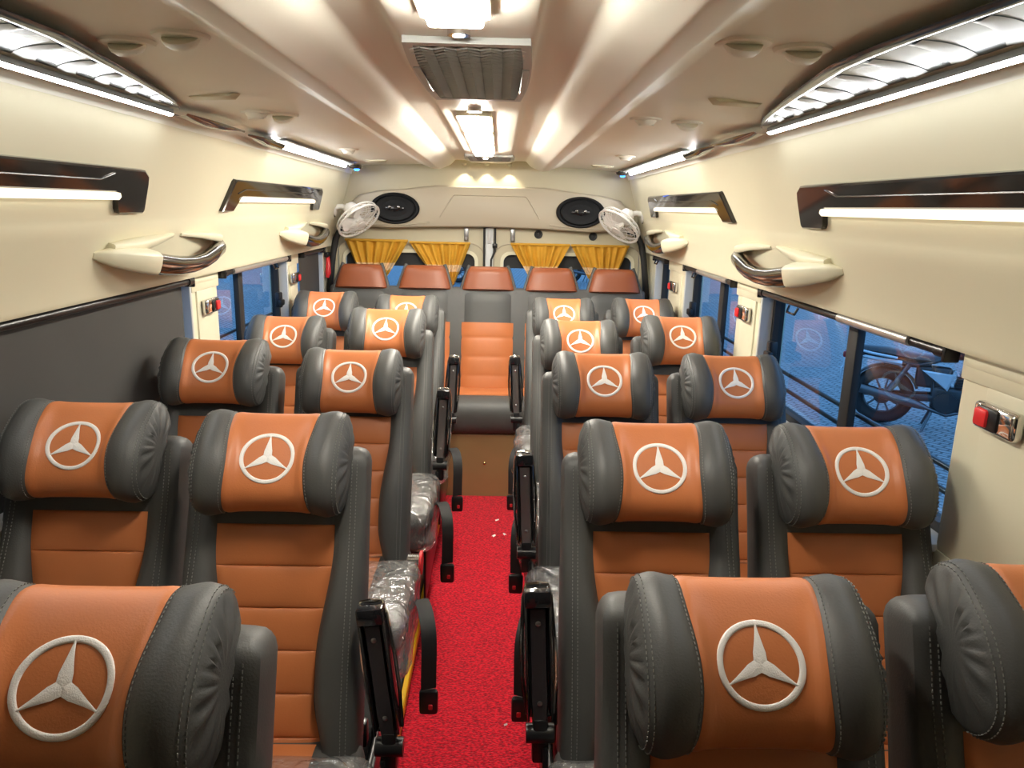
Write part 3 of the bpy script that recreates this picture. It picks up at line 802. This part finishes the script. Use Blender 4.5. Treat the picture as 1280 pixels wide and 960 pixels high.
def curtain(x0, x1, b0, b1, zt, zb, lab):
    xm = (x0 + x1) / 2
    e = empty('window_curtain', (xm, 4.63, zt), lab, 'curtain', 'yellow curtains on the back doors')
    b = MB(); nx, nz = 56, 18; rows = []
    ph = random.uniform(0, 6)
    for j in range(nz + 1):
        t = j / nz; row = []
        tt = t ** 1.05
        for i in range(nx + 1):
            q = i / nx; xa = x0 + (x1 - x0) * q; xb = b0 + (b1 - b0) * q
            x = xa + (xb - xa) * tt
            fold = math.sin(q * 2 * PI * 7 + ph + .6 * math.sin(q * 9)) * (.009 + .010 * t) + .005 * math.sin(q * 31 + 4 * t)
            z = zt + (zb - zt) * t - .004 * math.sin(q * PI) * (1 - t)
            row.append((x - xm, fold - .012 * t, z - zt))
        rows.append(row)
    R = b.loops(rows, False)
    b.bm.faces.ensure_lookup_table()
    for k, f in enumerate(b.bm.faces):
        if (k // nx) in (9, 10, 11): f.material_index = 1
    me = b.mesh('curtain_cloth', True, 180)
    link('curtain_cloth', me, ('curtain', 'lace'), e)
    b = MB(); b.box((0, -.002, .004), (x1 - x0 + .004, .018, .014), .003, 2); b.build('heading_tape', 'curtain', e)
curtain(-.875, -.497, -.765, -.655, 1.410, 1.15, 'yellow curtain on the back doors beneath the left fan')
curtain(-.484, -.118, -.300, -.215, 1.402, 1.15, 'yellow curtain just left of the door split')
curtain(.132, .492, .285, .350, 1.405, 1.15, 'yellow curtain just right of the door split')
curtain(.502, .855, .650, .755, 1.405, 1.15, 'yellow curtain on the back doors beneath the right fan')

def fan(s, lab):
    e = empty('cabin_fan', (s * .905, 4.50, 1.605), lab, 'fan', 'white cabin fans')
    R = Matrix.Rotation(-s * PI / 2, 4, 'Y')
    b = MB(); b.lathe([(.052, -.008), (.052, .004), (.042, .010), (.0, .012)], R, 28); b.build('wall_plate', 'fanwhite', e)
    b = MB(); b.lathe([(.056, -.006), (.056, .000), (.051, .001)], R, 28); b.build('base_gasket', 'rubber', e)
    c = Vector((-s * .150, -.05, -.075)); nrm = Vector((-s * .58, -.38, -.72)).normalized()
    q = Vector((0, 0, 1)).rotation_difference(nrm).to_matrix().to_4x4(); q.translation = c
    b = MB(); b.tube([(-s * .01, 0, .0), (-s * .04, -.005, .005), tuple(c - nrm * .095)], [.016, .014, .014], 12)
    b.box(c - nrm * .10, (.05, .04, .05), .008, 2); b.build('bracket', 'fanwhite', e)
    b = MB(); b.lathe([(0, -.115), (.036, -.113), (.042, -.10), (.042, -.055), (.036, -.045), (0, -.044)], q, 24); b.build('motor', 'fanwhite', e)
    # cage: two rims and bowed wires
    b = MB()
    def ring(r, z, w):
        b.tube([q @ Vector((r * math.cos(2 * PI * k / 36), r * math.sin(2 * PI * k / 36), z)) for k in range(37)], w, 6)
    ring(.132, .0, .0065); ring(.129, -.026, .0045); ring(.092, -.042, .002)
    for k in range(22):
        a = 2 * PI * k / 22; d = Vector((math.cos(a), math.sin(a), 0))
        b.tube([q @ (d * r + Vector((0, 0, z))) for r, z in ((.035, -.050), (.075, -.046), (.117, -.034), (.130, -.004))], .0012, 4)
        b.tube([q @ (d * r + Vector((0, 0, z))) for r, z in ((.130, .0), (.112, .018), (.066, .028), (.020, .028))], .0012, 4)
    for r, z in ((.045, .0275), (.075, .0225)): ring(r, z, .0013)
    b.build('cage', 'fanwhite', e)
    for k in range(4):
        b = MB(); rows = []
        for j in range(7):
            r = .018 + .088 * j / 6; a0 = 2 * PI * k / 4; hw = .35 + .25 * math.sin(PI * j / 6)
            rows.append([q @ Vector((r * math.cos(a0 + hw * t), r * math.sin(a0 + hw * t), .012 * t - .008)) for t in (-1, -.5, 0, .5, 1)])
        b.loops(rows, False); b.build('blade', 'fanwhite', e)
    b = MB(); b.lathe([(.022, -.03), (.022, .006), (.012, .014), (0, .015)], q, 20); b.build('hub', 'fanwhite', e)
    b = MB(); b.lathe([(.024, .026), (.022, .032), (0, .034)], q, 20); b.build('badge', 'fanwhite', e)
fan(-1, 'white caged fan on the left wall at the back')
fan(1, 'white caged fan on the right wall at the back')

# ------------------------------------------------------------------ fittings on the sloping walls
def wall_fn(s):
    """(y, z, protrusion into the coach) -> xyz on the sloping wall"""
    def f(y, z, p): return Vector((s * (wall_x(z) - p * WN.x), y, z - p * WN.z))
    return f
def handle(s, y0, lab, bd=.17):
    W = wall_fn(s); e = empty('grab_handle', (0, 0, 0), lab, 'grab handle', 'grab handles above the windows')
    base = W(y0 + .4, 1.48, 0); e.location = base
    def P(dy, z, p): return W(y0 + dy, z, p) - base
    U = (Vector((-s * .286, 0, 1))).normalized(); N = Vector((-s, 0, -.286)).normalized()
    def sec(dy, z, p, hz, hp, n=16, pw=.7):
        c = P(dy, z, p); out = []
        for k in range(n):
            a = 2 * PI * k / n; ca, sa = math.cos(a), math.sin(a)
            out.append(c + U * hz * math.copysign(abs(sa) ** pw, sa) + N * hp * math.copysign(abs(ca) ** pw, ca))
        return out
    b = MB(); b.loops([sec(-.03, 1.490, .0, .008, .003, pw=.5), sec(.02, 1.487, .018, .022, .018, pw=.5), sec(.10, 1.482, .040, .031, .034, pw=.5), sec(bd - .01, 1.478, .052, .034, .036, pw=.5), sec(bd, 1.478, .052, .031, .033, pw=.5)], True, (True, True))
    # the flank that runs back along the wall behind the grip
    b.loops([sec(.03, 1.508, .010, .012, .012, pw=.5), sec(.14, 1.514, .020, .014, .022, pw=.5), sec(.24, 1.519, .016, .012, .018, pw=.5), sec(.40, 1.526, .004, .006, .005, pw=.5)], True, (True, True))
    b.build('near_mount', 'cream', e, angle=45)
    b = MB(); b.loops([sec(.46, 1.524, .003, .005, .004, pw=.5), sec(.58, 1.522, .014, .009, .016, pw=.5), sec(.70, 1.514, .024, .014, .024, pw=.5), sec(.745, 1.506, .014, .016, .014, pw=.5), sec(.755, 1.500, .004, .012, .004, pw=.5)], True, (True, True))
    b.build('far_mount', 'cream', e, angle=45)
    path = [(bd - .02, 1.477, .052, .029, .031), (bd + .04, 1.470, .060, .030, .029), (bd + .13, 1.461, .068, .028, .026), (bd + .24, 1.457, .071, .025, .023), (bd + .34, 1.461, .068, .023, .022), (bd + .43, 1.470, .058, .024, .023), (.70, 1.484, .042, .025, .024), (.74, 1.492, .020, .022, .018)]
    b = MB(); b.loops([sec(*q, n=20, pw=.85) for q in path], True, (True, True)); b.build('grip', 'darkchrome', e, angle=60)
handle(-1, 1.885, 'chrome and cream grab handle above the big charcoal blind')
handle(-1, 3.46, 'far chrome and cream grab handle on the left wall near the fan')
handle(1, 1.905, 'chrome and cream grab handle above the motorcycle window')
handle(1, 3.50, 'far chrome and cream grab handle on the right wall near the fan')

def wall_light(s, y0, y1, near_slant, lab):
    W = wall_fn(s); e = empty('wall_light', W((y0 + y1) / 2, 1.65, 0), lab, 'wall light', 'light bars on the side walls'); base = e.location.copy()
    f = lambda a, c, d: W(a, c, d) - base
    z0, z1, zm = 1.593, 1.702, 1.645
    o = [(y0 - near_slant, z0), (y0, z1 - .008), (y0 + .012, z1), (y1 - .03, z1), (y1 - .005, z1 - .012), (y1, z1 - .03), (y1 + .005, z0 + .006), (y1, z0), (y1 - .125, z0), (y1 - .135, z0 + .01), (y1 - .150, zm - .006), (y1 - .16, zm), (y0 + .10, zm), (y0 + .085, zm - .01), (y0 + .06 - near_slant * .4, z0)]
    def off(k): # simple inset towards the bar's middle line
        return [(a + (k if a < (y0 + y1) / 2 else -k), c + (k if c < 1.65 else -k)) for a, c in o]
    b = MB(); b.loops([[f(a, c, d) for a, c in o] for d in (-.004, .012)] + [[f(a, c, .016) for a, c in off(.004)]], True, (True, True))
    fr = b.build('housing', 'smoke', e, angle=30)
    b = MB(); b.tube([f(y0 + .05, z1 - .045, .017), f(y0 + .12, z1 - .030, .017), f(y1 - .25, z1 - .028, .017), f(y1 - .19, z1 - .012, .017)], .0022, 6); b.build('bead', 'darkchrome', fr)
    b = MB(); b.loops([[f(a, c, d) for c, d in ((zm, .0), (zm, .020), (zm - .008, .024), (zm - .016, .020), (zm - .019, .010), (zm - .019, .0))] for a in (y0 + .092, y1 - .152)], True, (True, True)); b.build('light_strip', 'ledwarm', e)
wall_light(-1, .85, 2.045, 0, 'long dark light bar on the near left wall')
wall_light(-1, 2.69, 4.01, .06, 'dark light bar on the far left wall before the fan')
wall_light(1, .85, 2.06, 0, 'long dark light bar on the near right wall')
wall_light(1, 2.77, 4.14, .09, 'dark light bar on the far right wall before the fan')

# ------------------------------------------------------------------ light strips where roof meets wall
XL = .805
def zl(y): return 1.852 + roof_drop(y)
def led_bar(b, P, y0, y1, up=True):
    # quarter-round diffuser that faces down into the aisle
    sec = [(XL + .012, .010), (XL - .008, .010), (XL - .009, .003), (XL - .008, -.002), (XL - .004, -.006), (XL + .001, -.008), (XL + .012, -.003)]
    R = b.loops([[P(x, y, zl(y) + z) for x, z in sec] for y in (y0, y1)], True, (True, True))
    for f in b.bm.faces: f.material_index = 1
    n = len(sec)
    for f in b.bm.faces:
        c = f.calc_center_median(); pts = [v.co for v in f.verts]
        if len(f.verts) == 4 and all(any((v - P(x, y, zl(y) + z)).length < 1e-5 for x, z in sec[1 if up else 3:6] for y in (y0, y1)) for v in pts): f.material_index = 0
def near_strip(s, lab, y_end):
    e = empty('strip_light', (s * XL, 1.4, 1.86), lab, 'strip light', 'strip lights along the roof edges'); B = Vector(e.location)
    def P(x, y, z): return Vector((s * x, y, z)) - B
    b = MB(); led_bar(b, P, .6, y_end, False); link('led_tube', b.mesh('led_tube', True, 40), ('led', 'fin'), e)
    ys = [.6 + (y_end - .6) * k / 40 for k in range(41)]
    def wd(y):
        t = max(0, (y_end - y)); return .010 + .180 * min(1, t / .85) ** .75 - .035 * sstep(.95, 1.4, t)
    def zp(y, q, w): # just clear of the roof lining
        x = XL - .014 - w * q
        return min(1.872, 1.885 - (x - .60) * .052) - .0055 + roof_drop(y)
    def L(y, q, dz=0.0): w = wd(y); return P(XL - .014 - w * q, y, zp(y, q, w) + dz)
    b = MB()
    b.loops([[L(y, q) for q in (0, .2, .4, .6, .8, .96)] for y in ys], False); ln = b.build('lens', 'lens', e, angle=180)
    b = MB(); b.loops([[L(y, q, dz) for q, dz in ((.80, -.0015), (.86, -.006), (.95, -.007), (1.0, -.001))] for y in ys], False); b.build('lens_frame', 'smokelens', e, angle=180)
    for k in range(9):
        y = y_end - .20 - .135 * k
        if y < .75: break
        rr = []
        for j in range(9):
            q = .04 + .72 * j / 8; yy = y + .12 * (1 - q) ** 2 - .02; th = .036 * (1 - .7 * q)
            rr.append([L(yy - th, q, -.001), L(yy, q, -.0035), L(yy + th, q, -.001)])
        b = MB(); b.loops(rr, False); b.build('lens_fin', 'fin', e, angle=180)
    b = MB(); rows = []
    for j in range(31):
        t = j / 30; y = y_end + .42 * t; w = .038 * (1 - .92 * max(0, (t - .35) / .65) ** 1.4) + .002
        rows.append([P(XL - .022 + w * .55 * math.cos(a) - .03 * t, y, zl(y) - .006 + (.006 + .012 * math.sin(PI * min(1, t * 1.1))) * -abs(math.sin(a)) + .006) for a in [PI * k / 8 for k in range(9)]])
    b.loops(rows, False); b.build('chrome_tail', 'darkchrome', e, angle=180)
near_strip(-1, 'long strip light with smoked lens at the near left roof edge', 2.08)
near_strip(1, 'long strip light with smoked lens at the near right roof edge', 2.16)
def far_strip(s, y0, y1, lab):
    e = empty('strip_light', (s * XL, y0, 1.86), lab, 'strip light', 'strip lights along the roof edges'); B = Vector(e.location)
    def P(x, y, z): return Vector((s * x, y, z)) - B
    b = MB(); led_bar(b, P, y0 + .36, y1); link('led_tube', b.mesh('led_tube', True, 40), ('led', 'fin'), e)
    b = MB(); rows = []
    for j in range(31):
        t = j / 30; y = y0 + .40 * t; w = .040 * min(1, t * 3.2) ** .8 + .002
        rows.append([P(XL - .030 + w * .6 * math.cos(a) + .012 * t, y, zl(y) + .000 - (.006 + .014 * min(1, t * 2)) * abs(math.sin(a))) for a in [PI * k / 8 for k in range(9)]])
    b.loops(rows, False); b.build('chrome_tip', 'darkchrome', e, angle=180)
    b = MB(); b.loops([[P(XL - .012, y, zl(y) + .014), P(XL - .012, y, zl(y) + .009), P(XL - .05, y, zl(y) + .011), P(XL - .055, y, zl(y) + .016)] for y in (y0 + .38, y1 + .02)], True, (True, True)); b.build('housing', 'fin', e)
    b = MB(); b.lathe([(.0, -.016), (.024, -.014), (.034, -.006), (.036, .004)], Matrix.Translation(P(XL - .045, y1 + .03, zl(y1) + .004)), 20); b.build('end_cap', 'smoke', e)
    return e
far_strip(-1, 2.60, 4.33, 'short strip light with chrome tip at the far left roof edge')
far_strip(1, 2.60, 4.42, 'short strip light with chrome tip at the far right roof edge')
for s in (-1, 1):
    e = empty('marker_lamp', (s * .775, 4.52, 1.826), 'small blue glowing lamp at the back %s roof corner' % ('left' if s < 0 else 'right'), 'marker lamp', 'blue corner lamps')
    b = MB(); b.lathe([(.0, -.014), (.012, -.012), (.017, -.004), (.017, .0)], None, 16); b.build('lens', 'blue', e)
    b = MB(); b.lathe([(.018, -.004), (.026, -.002), (.028, .008), (.028, .02)], None, 16); b.build('bezel', 'smoke', e)

# ------------------------------------------------------------------ roof centre: lamps, vents
def zc(y): return 1.906 + roof_drop(y)
def panel_light(x, y0, y1, w, lab):
    ym = (y0 + y1) / 2
    e = empty('ceiling_light', (x, ym, zc(ym)), lab, 'ceiling light', 'square ceiling light panels')
    h = (y1 - y0) / 2
    b = MB(); b.frame(rrect(-w - .008, w + .008, -h - .004, h + .004, .010), rrect(-w, w, -h, h, .008), lambda a, c, d: (a, c, d), -.012, .004); b.build('frame', 'cream', e)
    b = MB(); b.box((0, 0, -.010), (2 * w - .004, 2 * h - .006, .032), .006, 2); b.build('diffuser', 'panel', e)
panel_light(-.008, .93, 1.205, .044, 'nearest square ceiling light, on the near side of the large vent grille')
for y0, y1, lab in ((2.325, 2.80, 'first square ceiling light beyond the dark vent grille'), (2.825, 3.27, 'middle square ceiling light of the far row of three'), (3.295, 3.78, 'farthest square ceiling light of the row of three')):
    panel_light(-.020, y0, y1, .045, lab)
def spot(x, y, z, r, lab):
    e = empty('spot_light', (x, y, z), lab, 'spot light', 'round ceiling spot lights')
    b = MB(); b.lathe([(r, .001), (r * 1.5, .004), (r * 1.6, .012), (r * 1.6, .02)], Matrix.Rotation(PI, 4, 'X') @ Matrix.Translation((0, 0, -.016)), 20); b.build('bezel', 'chrome', e)
    b = MB(); b.lathe([(0, -.006), (r * .8, -.005), (r, -.001), (r, .004)], None, 20); b.build('lens', 'spot', e)
spot(-.010, 1.315, zc(1.315) - .006, .012, 'small round spot light before the dark vent grille')
spot(-.016, 2.26, zc(2.26) - .006, .013, 'small round spot light beyond the dark vent grille')
spot(-.016, 3.93, zc(3.93) - .020, .013, 'small round spot light at the front of the far vent')
def grille(y0, y1, hw, n, lab):
    ym, h = (y0 + y1) / 2, (y1 - y0) / 2
    e = empty('ceiling_vent', (0, ym, zc(ym)), lab, 'ceiling vent', 'dark vents in the roof centre')
    pts = []
    for k in range(25):
        t = -1 + 2 * k / 24; pts.append((hw * (1 - .10 * t * t), h * t))
    pts += [(-x, y) for x, y in pts[::-1]]
    inn = [(x * .86, y * .93) for x, y in pts]
    b = MB(); b.frame(pts, inn, lambda a, c, d: (a, c, d), -.008, .004); b.build('frame', 'slat', e)
    b = MB(); b.prism(inn, lambda a, c, d: (a, c, d), -.002, .002); b.build('backing', 'backing', e)
    for k in range(n):
        y = -h * .90 + 1.80 * h * (k + .5) / n; w = hw * .85
        b = MB(); b.ribbon([(w * q, y + (.5 - abs((q * 5 + 20) % 2 - 1)) * .022 * (1 if k % 2 else .8), -.0055) for q in [-1 + j / 20 for j in range(41)]], .0085, .004, (0, 1, .35)); b.build('slat', 'slat', e)
    for s in (-1, 1):
        b = MB(); b.box((s * hw * .90, h * .1, -.009), (hw * .12, h * .9, .004), .002, 1); b.build('side_plate', 'fin', e)
grille(1.37, 2.07, .122, 24, 'large dark zigzag vent grille in the roof centre')
grille(3.98, 4.42, .135, 12, 'small far vent grille at the back of the roof')

def roof_z(x, y):
    x = abs(x); return (1.890 + (x - .42) * (-.040)) + roof_drop(y)
def vent(x, y, open_, lab, yaw=0.0):
    e = empty('air_vent', (x, y, roof_z(x, y)), lab, 'air vent', 'round cream air vents in the roof', yaw)
    b = MB(); b.lathe([(.029, -.003), (.036, -.005), (.044, -.003), (.047, .003)], None, 28); b.build('ring', 'ceil', e)
    q = Matrix.Rotation(math.radians(35 if open_ else 8), 4, 'X') @ Matrix.Diagonal((1, 1, .55, 1))
    b = MB(); b.lathe([(.0, -.036), (.012, -.035), (.024, -.026), (.031, -.010), (.031, .0)], q, 24); b.build('eyeball', 'ceil', e)
    b = MB(); b.box((0, -.008, -.013), (.044, .003, .016), .001, 1, Matrix.Rotation(math.radians(-40), 3, 'X')); b.build('flap', 'ceil', e)
vent(-.575, 1.375, True, 'cream air vent over the near left strip light, outer of the pair'); vent(-.468, 1.335, True, 'cream air vent near the left roof beam, inner of the near pair')
vent(-.640, 2.27, False, 'flat cream air vent near the left chrome trim, outer of its pair'); vent(-.585, 2.34, True, 'cream air vent bulging down over the left chrome trim, inner of its pair')
vent(.445, 1.275, True, 'cream air vent near the right roof beam, inner of the near pair'); vent(.548, 1.295, True, 'cream air vent over the near right strip light, outer of the pair')
vent(.600, 2.27, True, 'cream air vent bulging down over the right chrome trim, outer of its pair'); vent(.475, 2.25, False, 'flat cream air vent near the right chrome trim, inner of its pair')
vent(-.63, 3.55, False, 'small far cream air vent above the far left strip light'); vent(.63, 3.55, False, 'small far cream air vent above the far right strip light')
def tab(x, y, ln, lab, yaw):
    e = empty('courtesy_lens', (x, y, roof_z(x, y)), lab, 'lens', 'cream lens tabs in the roof', yaw)
    b = MB(); b.loops([[(-w, yy, .003), (-w * .8, yy, -zz), (w * .8, yy, -zz), (w, yy, .003)] for yy, w, zz in ((-.02, .07 * ln, .004), (0, .075 * ln, .010), (.02, .055 * ln, .004))], True, (True, True)); b.build('lens', 'cream', e)
tab(-.645, 1.96, 1, 'small cream lens tab at the left strip light end', -.3); tab(.61, 1.85, 1, 'small cream lens tab at the right strip light end', .3)
tab(-.62, 4.25, .9, 'small cream lens tab at the back left roof corner', .0); tab(.62, 4.25, .9, 'small cream lens tab at the back right roof corner', .0)

# three little lamps that wash the wall above the speaker panel
for i, x in enumerate((-.155, -.02, .115)):
    e = empty('wash_lamp', (x, 4.60, 1.868), 'tiny lamp above the speaker panel, %s of three' % ('left', 'middle', 'right')[i], 'lamp', 'tiny lamps above the speaker panel')
    b = MB(); b.lathe([(.007, -.006), (.012, -.004), (.014, .006)], None, 16); b.build('bezel', 'cream', e)
    b = MB(); b.lathe([(0, -.005), (.007, -.004)], None, 16); b.build('lens', 'spot', e)
    ld = bpy.data.lights.new('wash_beam', 'SPOT'); ld.energy = 2.2; ld.color = (1, .93, .75); ld.spot_size = math.radians(95); ld.spot_blend = .5; ld.shadow_soft_size = .006
    lo = bpy.data.objects.new('wash_beam', ld); COL.objects.link(lo); lo.parent = e; lo.location = (0, .02, -.012)

# ------------------------------------------------------------------ outside: paving, motorcycle
b = MB(); b.box((0, 60, -.65), (260, 260, .1)); tag(b.build('ground', 'paver', smooth=False), kind='structure')
def motorcycle(loc, rz, lab, prop=True):
    """local x forward, rear axle over the origin"""
    e = empty('motorcycle', loc, lab, 'motorcycle', 'motorcycles parked outside', rz)
    r = .315
    def wheel(x, nm):
        b = MB(); b.tube([(x + (r - .062) * math.cos(a), 0, r + (r - .062) * math.sin(a)) for a in [2 * PI * k / 40 for k in range(41)]], .064, 12, False); w = b.build('tyre', 'tyre', e)
        b = MB(); b.tube([(x + .212 * math.cos(a), 0, r + .212 * math.sin(a)) for a in [2 * PI * k / 40 for k in range(41)]], .014, 8, False, 2.2); b.build('rim', 'bikesteel', w)
        for k in range(10):
            a = 2 * PI * k / 10; b = MB(); b.tube([(x + .045 * math.cos(a), 0, r + .045 * math.sin(a)), (x + .205 * math.cos(a + .12), 0, r + .205 * math.sin(a + .12))], [.013, .009], 6); b.build('spoke', 'bikesteel', w)
        b = MB(); b.cyl((x, -.06, r), (x, .06, r), .055, 20); b.cyl((x, -.07, r), (x, .07, r), .085, 24, .085); b.build('hub', 'bikeblack', w)
    wheel(0, 'rear'); wheel(1.32, 'front')
    def part(nm, m, fn, label=None):
        b = MB(); fn(b); return b.build(nm, m, e, label=label)
    part('fender', 'bikeblack', lambda b: b.loops([[(.345 * math.cos(a) * k, w, r + .345 * math.sin(a) * k) for w, k in ((-.075, .96), (-.05, 1.02), (0, 1.04), (.05, 1.02), (.075, .96))] for a in [math.radians(20 + 150 * j / 14) for j in range(15)]], False))
    part('swing_arm', 'bikeblack', lambda b: [b.box((.26, s * .10, .34), (.58, .035, .07), .012, 2, Matrix.Rotation(-.08, 3, 'Y')) for s in (-1, 1)])
    part('silencer', 'bikesteel', lambda b: (b.tube([(-.22, -.17, .40), (.30, -.16, .30), (.42, -.14, .26)], [.055, .05, .03], 14), b.tube([(.42, -.14, .26), (.62, -.12, .20), (.86, -.08, .28)], .022, 10)))
    part('saddle', 'bikeblack', lambda b: b.loops([[(x, w * math.cos(t), z + h * math.sin(t)) for t in [2 * PI * k / 12 for k in range(12)]] for x, z, w, h in ((-.30, .80, .03, .02), (-.26, .81, .10, .045), (0, .80, .13, .06), (.25, .765, .14, .055), (.45, .76, .11, .05), (.55, .79, .06, .03))], True, (True, True)))
    part('grab_rail', 'bikewhite', lambda b: [b.tube([(.10, s * .16, .76), (-.15, s * .17, .79), (-.36, s * .12, .82), (-.40, 0, .82)], .014, 8) for s in (-1, 1)])
    part('tail_panel', 'bikewhite', lambda b: [b.loops([[(x, s * y, z0), (x, s * (y + .02), (z0 + z1) / 2), (x, s * y, z1)] for x, y, z0, z1 in ((-.34, .08, .735, .765), (-.1, .13, .70, .745), (.15, .15, .68, .735))], False) for s in (-1, 1)])
    part('tail_lamp', 'bikered', lambda b: b.box((-.40, 0, .73), (.08, .15, .07), .02, 3))
    part('number_plate', 'bikewhite', lambda b: (b.box((-.44, 0, .52), (.012, .20, .12), .004, 2), b.box((-.38, 0, .62), (.10, .05, .12), .01, 2)))
    part('battery_cover', 'bikeblack', lambda b: (b.box((.46, 0, .58), (.34, .20, .24), .04, 3), b.box((.20, 0, .70), (.46, .16, .08), .02, 2)))
    part('side_panel', 'bikewhite', lambda b: [b.loops([[(x, s * .15, z) for x, z in ((.34, .66), (.66, .64), (.60, .46))], [(x, s * .17, z) for x, z in ((.37, .645), (.63, .63), (.585, .485))]], True, (True, True)) for s in (-1, 1)])
    part('engine', 'bikeblack', lambda b: (b.box((.66, 0, .36), (.40, .26, .28), .05, 3), b.box((.78, 0, .56), (.20, .20, .22), .03, 2, Matrix.Rotation(.3, 3, 'Y')), [b.box((.79, 0, .48 + .028 * k), (.24, .25, .010), .003, 1) for k in range(6)], b.cyl((.60, -.16, .33), (.60, .16, .33), .11, 24)))
    part('shock_absorber', 'bikesteel', lambda b: [b.tube([(.05, s * .13, .36), (.22, s * .13, .70)], .026, 10) for s in (-1, 1)])
    part('frame', 'bikeblack', lambda b: [(b.tube([(-.25, s * .10, .74), (.30, s * .11, .70), (.60, s * .09, .80), (1.02, s * .03, .88)], .018, 8), b.tube([(.45, s * .10, .70), (.48, s * .10, .30), (.85, s * .09, .22), (1.02, s * .03, .80)], .018, 8)) for s in (-1, 1)])
    part('fuel_tank', 'bikeblack', lambda b: b.loops([[(x, w * math.cos(t), z + h * math.sin(t)) for t in [2 * PI * k / 14 for k in range(14)]] for x, z, w, h in ((.50, .82, .05, .04), (.56, .86, .13, .09), (.75, .90, .16, .12), (.95, .91, .14, .10), (1.04, .90, .06, .05))], True, (True, True)))
    part('fork', 'bikesteel', lambda b: [b.tube([(1.32, s * .10, .315), (1.06, s * .10, .98)], [.026, .020], 10) for s in (-1, 1)])
    part('handlebar', 'bikeblack', lambda b: b.tube([(.86, -.38, 1.06), (1.0, -.22, 1.08), (1.06, -.06, 1.0), (1.06, .06, 1.0), (1.0, .22, 1.08), (.86, .38, 1.06)], .015, 8))
    part('headlamp', 'bikesteel', lambda b: b.lathe([(0, -.10), (.05, -.09), (.085, -.02), (.09, .04), (0, .06)], Matrix.Translation((1.16, 0, .90)) @ Matrix.Rotation(PI / 2, 4, 'Y'), 20))
    part('front_fender', 'bikeblack', lambda b: b.loops([[(1.32 + .34 * math.cos(a), w, r + .34 * math.sin(a)) for w in (-.06, 0, .06)] for a in [math.radians(20 + 130 * j / 10) for j in range(11)]], False))
    part('centre_stand', 'bikesteel', lambda b: [b.tube([(.50, s * .10, .26), (.42, s * .17, .008)], .014, 8) for s in (-1, 1)])
    return e
motorcycle((4.30, 7.90, -.60), math.radians(-29), 'dark motorcycle parked on blue pavers outside the near right window')
motorcycle((2.30, 23.1, -.60), math.radians(12), 'distant motorcycle wheel between the right back-door curtains')
motorcycle((-1.15, 22.4, -.60), math.radians(170), 'distant motorcycle glimpsed beside the curtain left of the door split')
# ------------------------------------------------------------------ dusk sky
w = bpy.data.worlds.new('dusk'); sc.world = w; w.use_nodes = True
bg = w.node_tree.nodes['Background']; bg.inputs['Color'].default_value = (.34, .76, 1.36, 1); bg.inputs['Strength'].default_value = 1.35

# ------------------------------------------------------------------ camera
cd = bpy.data.cameras.new('camera'); cam = bpy.data.objects.new('camera', cd); COL.objects.link(cam)
cd.sensor_width = 36; cd.lens = 933.0 / 1280 * 36; cd.clip_start = .02; cd.clip_end = 200
R = Vector((.99962884, -.01524126, .02258065)); U = Vector((-.01845273, .23096905, .9727861)); F = Vector((.02004192, .97284171, -.23060208))
mw = Matrix((R, U, -F)).transposed().to_4x4(); mw.translation = (.0628, 0, 1.628); cam.matrix_world = mw
sc.camera = cam

sc.view_settings.view_transform = 'Standard'; sc.view_settings.look = 'None'
sc.view_settings.exposure = -0.10; sc.view_settings.gamma = 1.0; sc.view_settings.use_curve_mapping = False
sc.cycles.use_denoising = True
sc.cycles.max_bounces = 10; sc.cycles.diffuse_bounces = 6; sc.cycles.glossy_bounces = 5; sc.cycles.transparent_max_bounces = 16
sc.cycles.caustics_reflective = False; sc.cycles.caustics_refractive = False
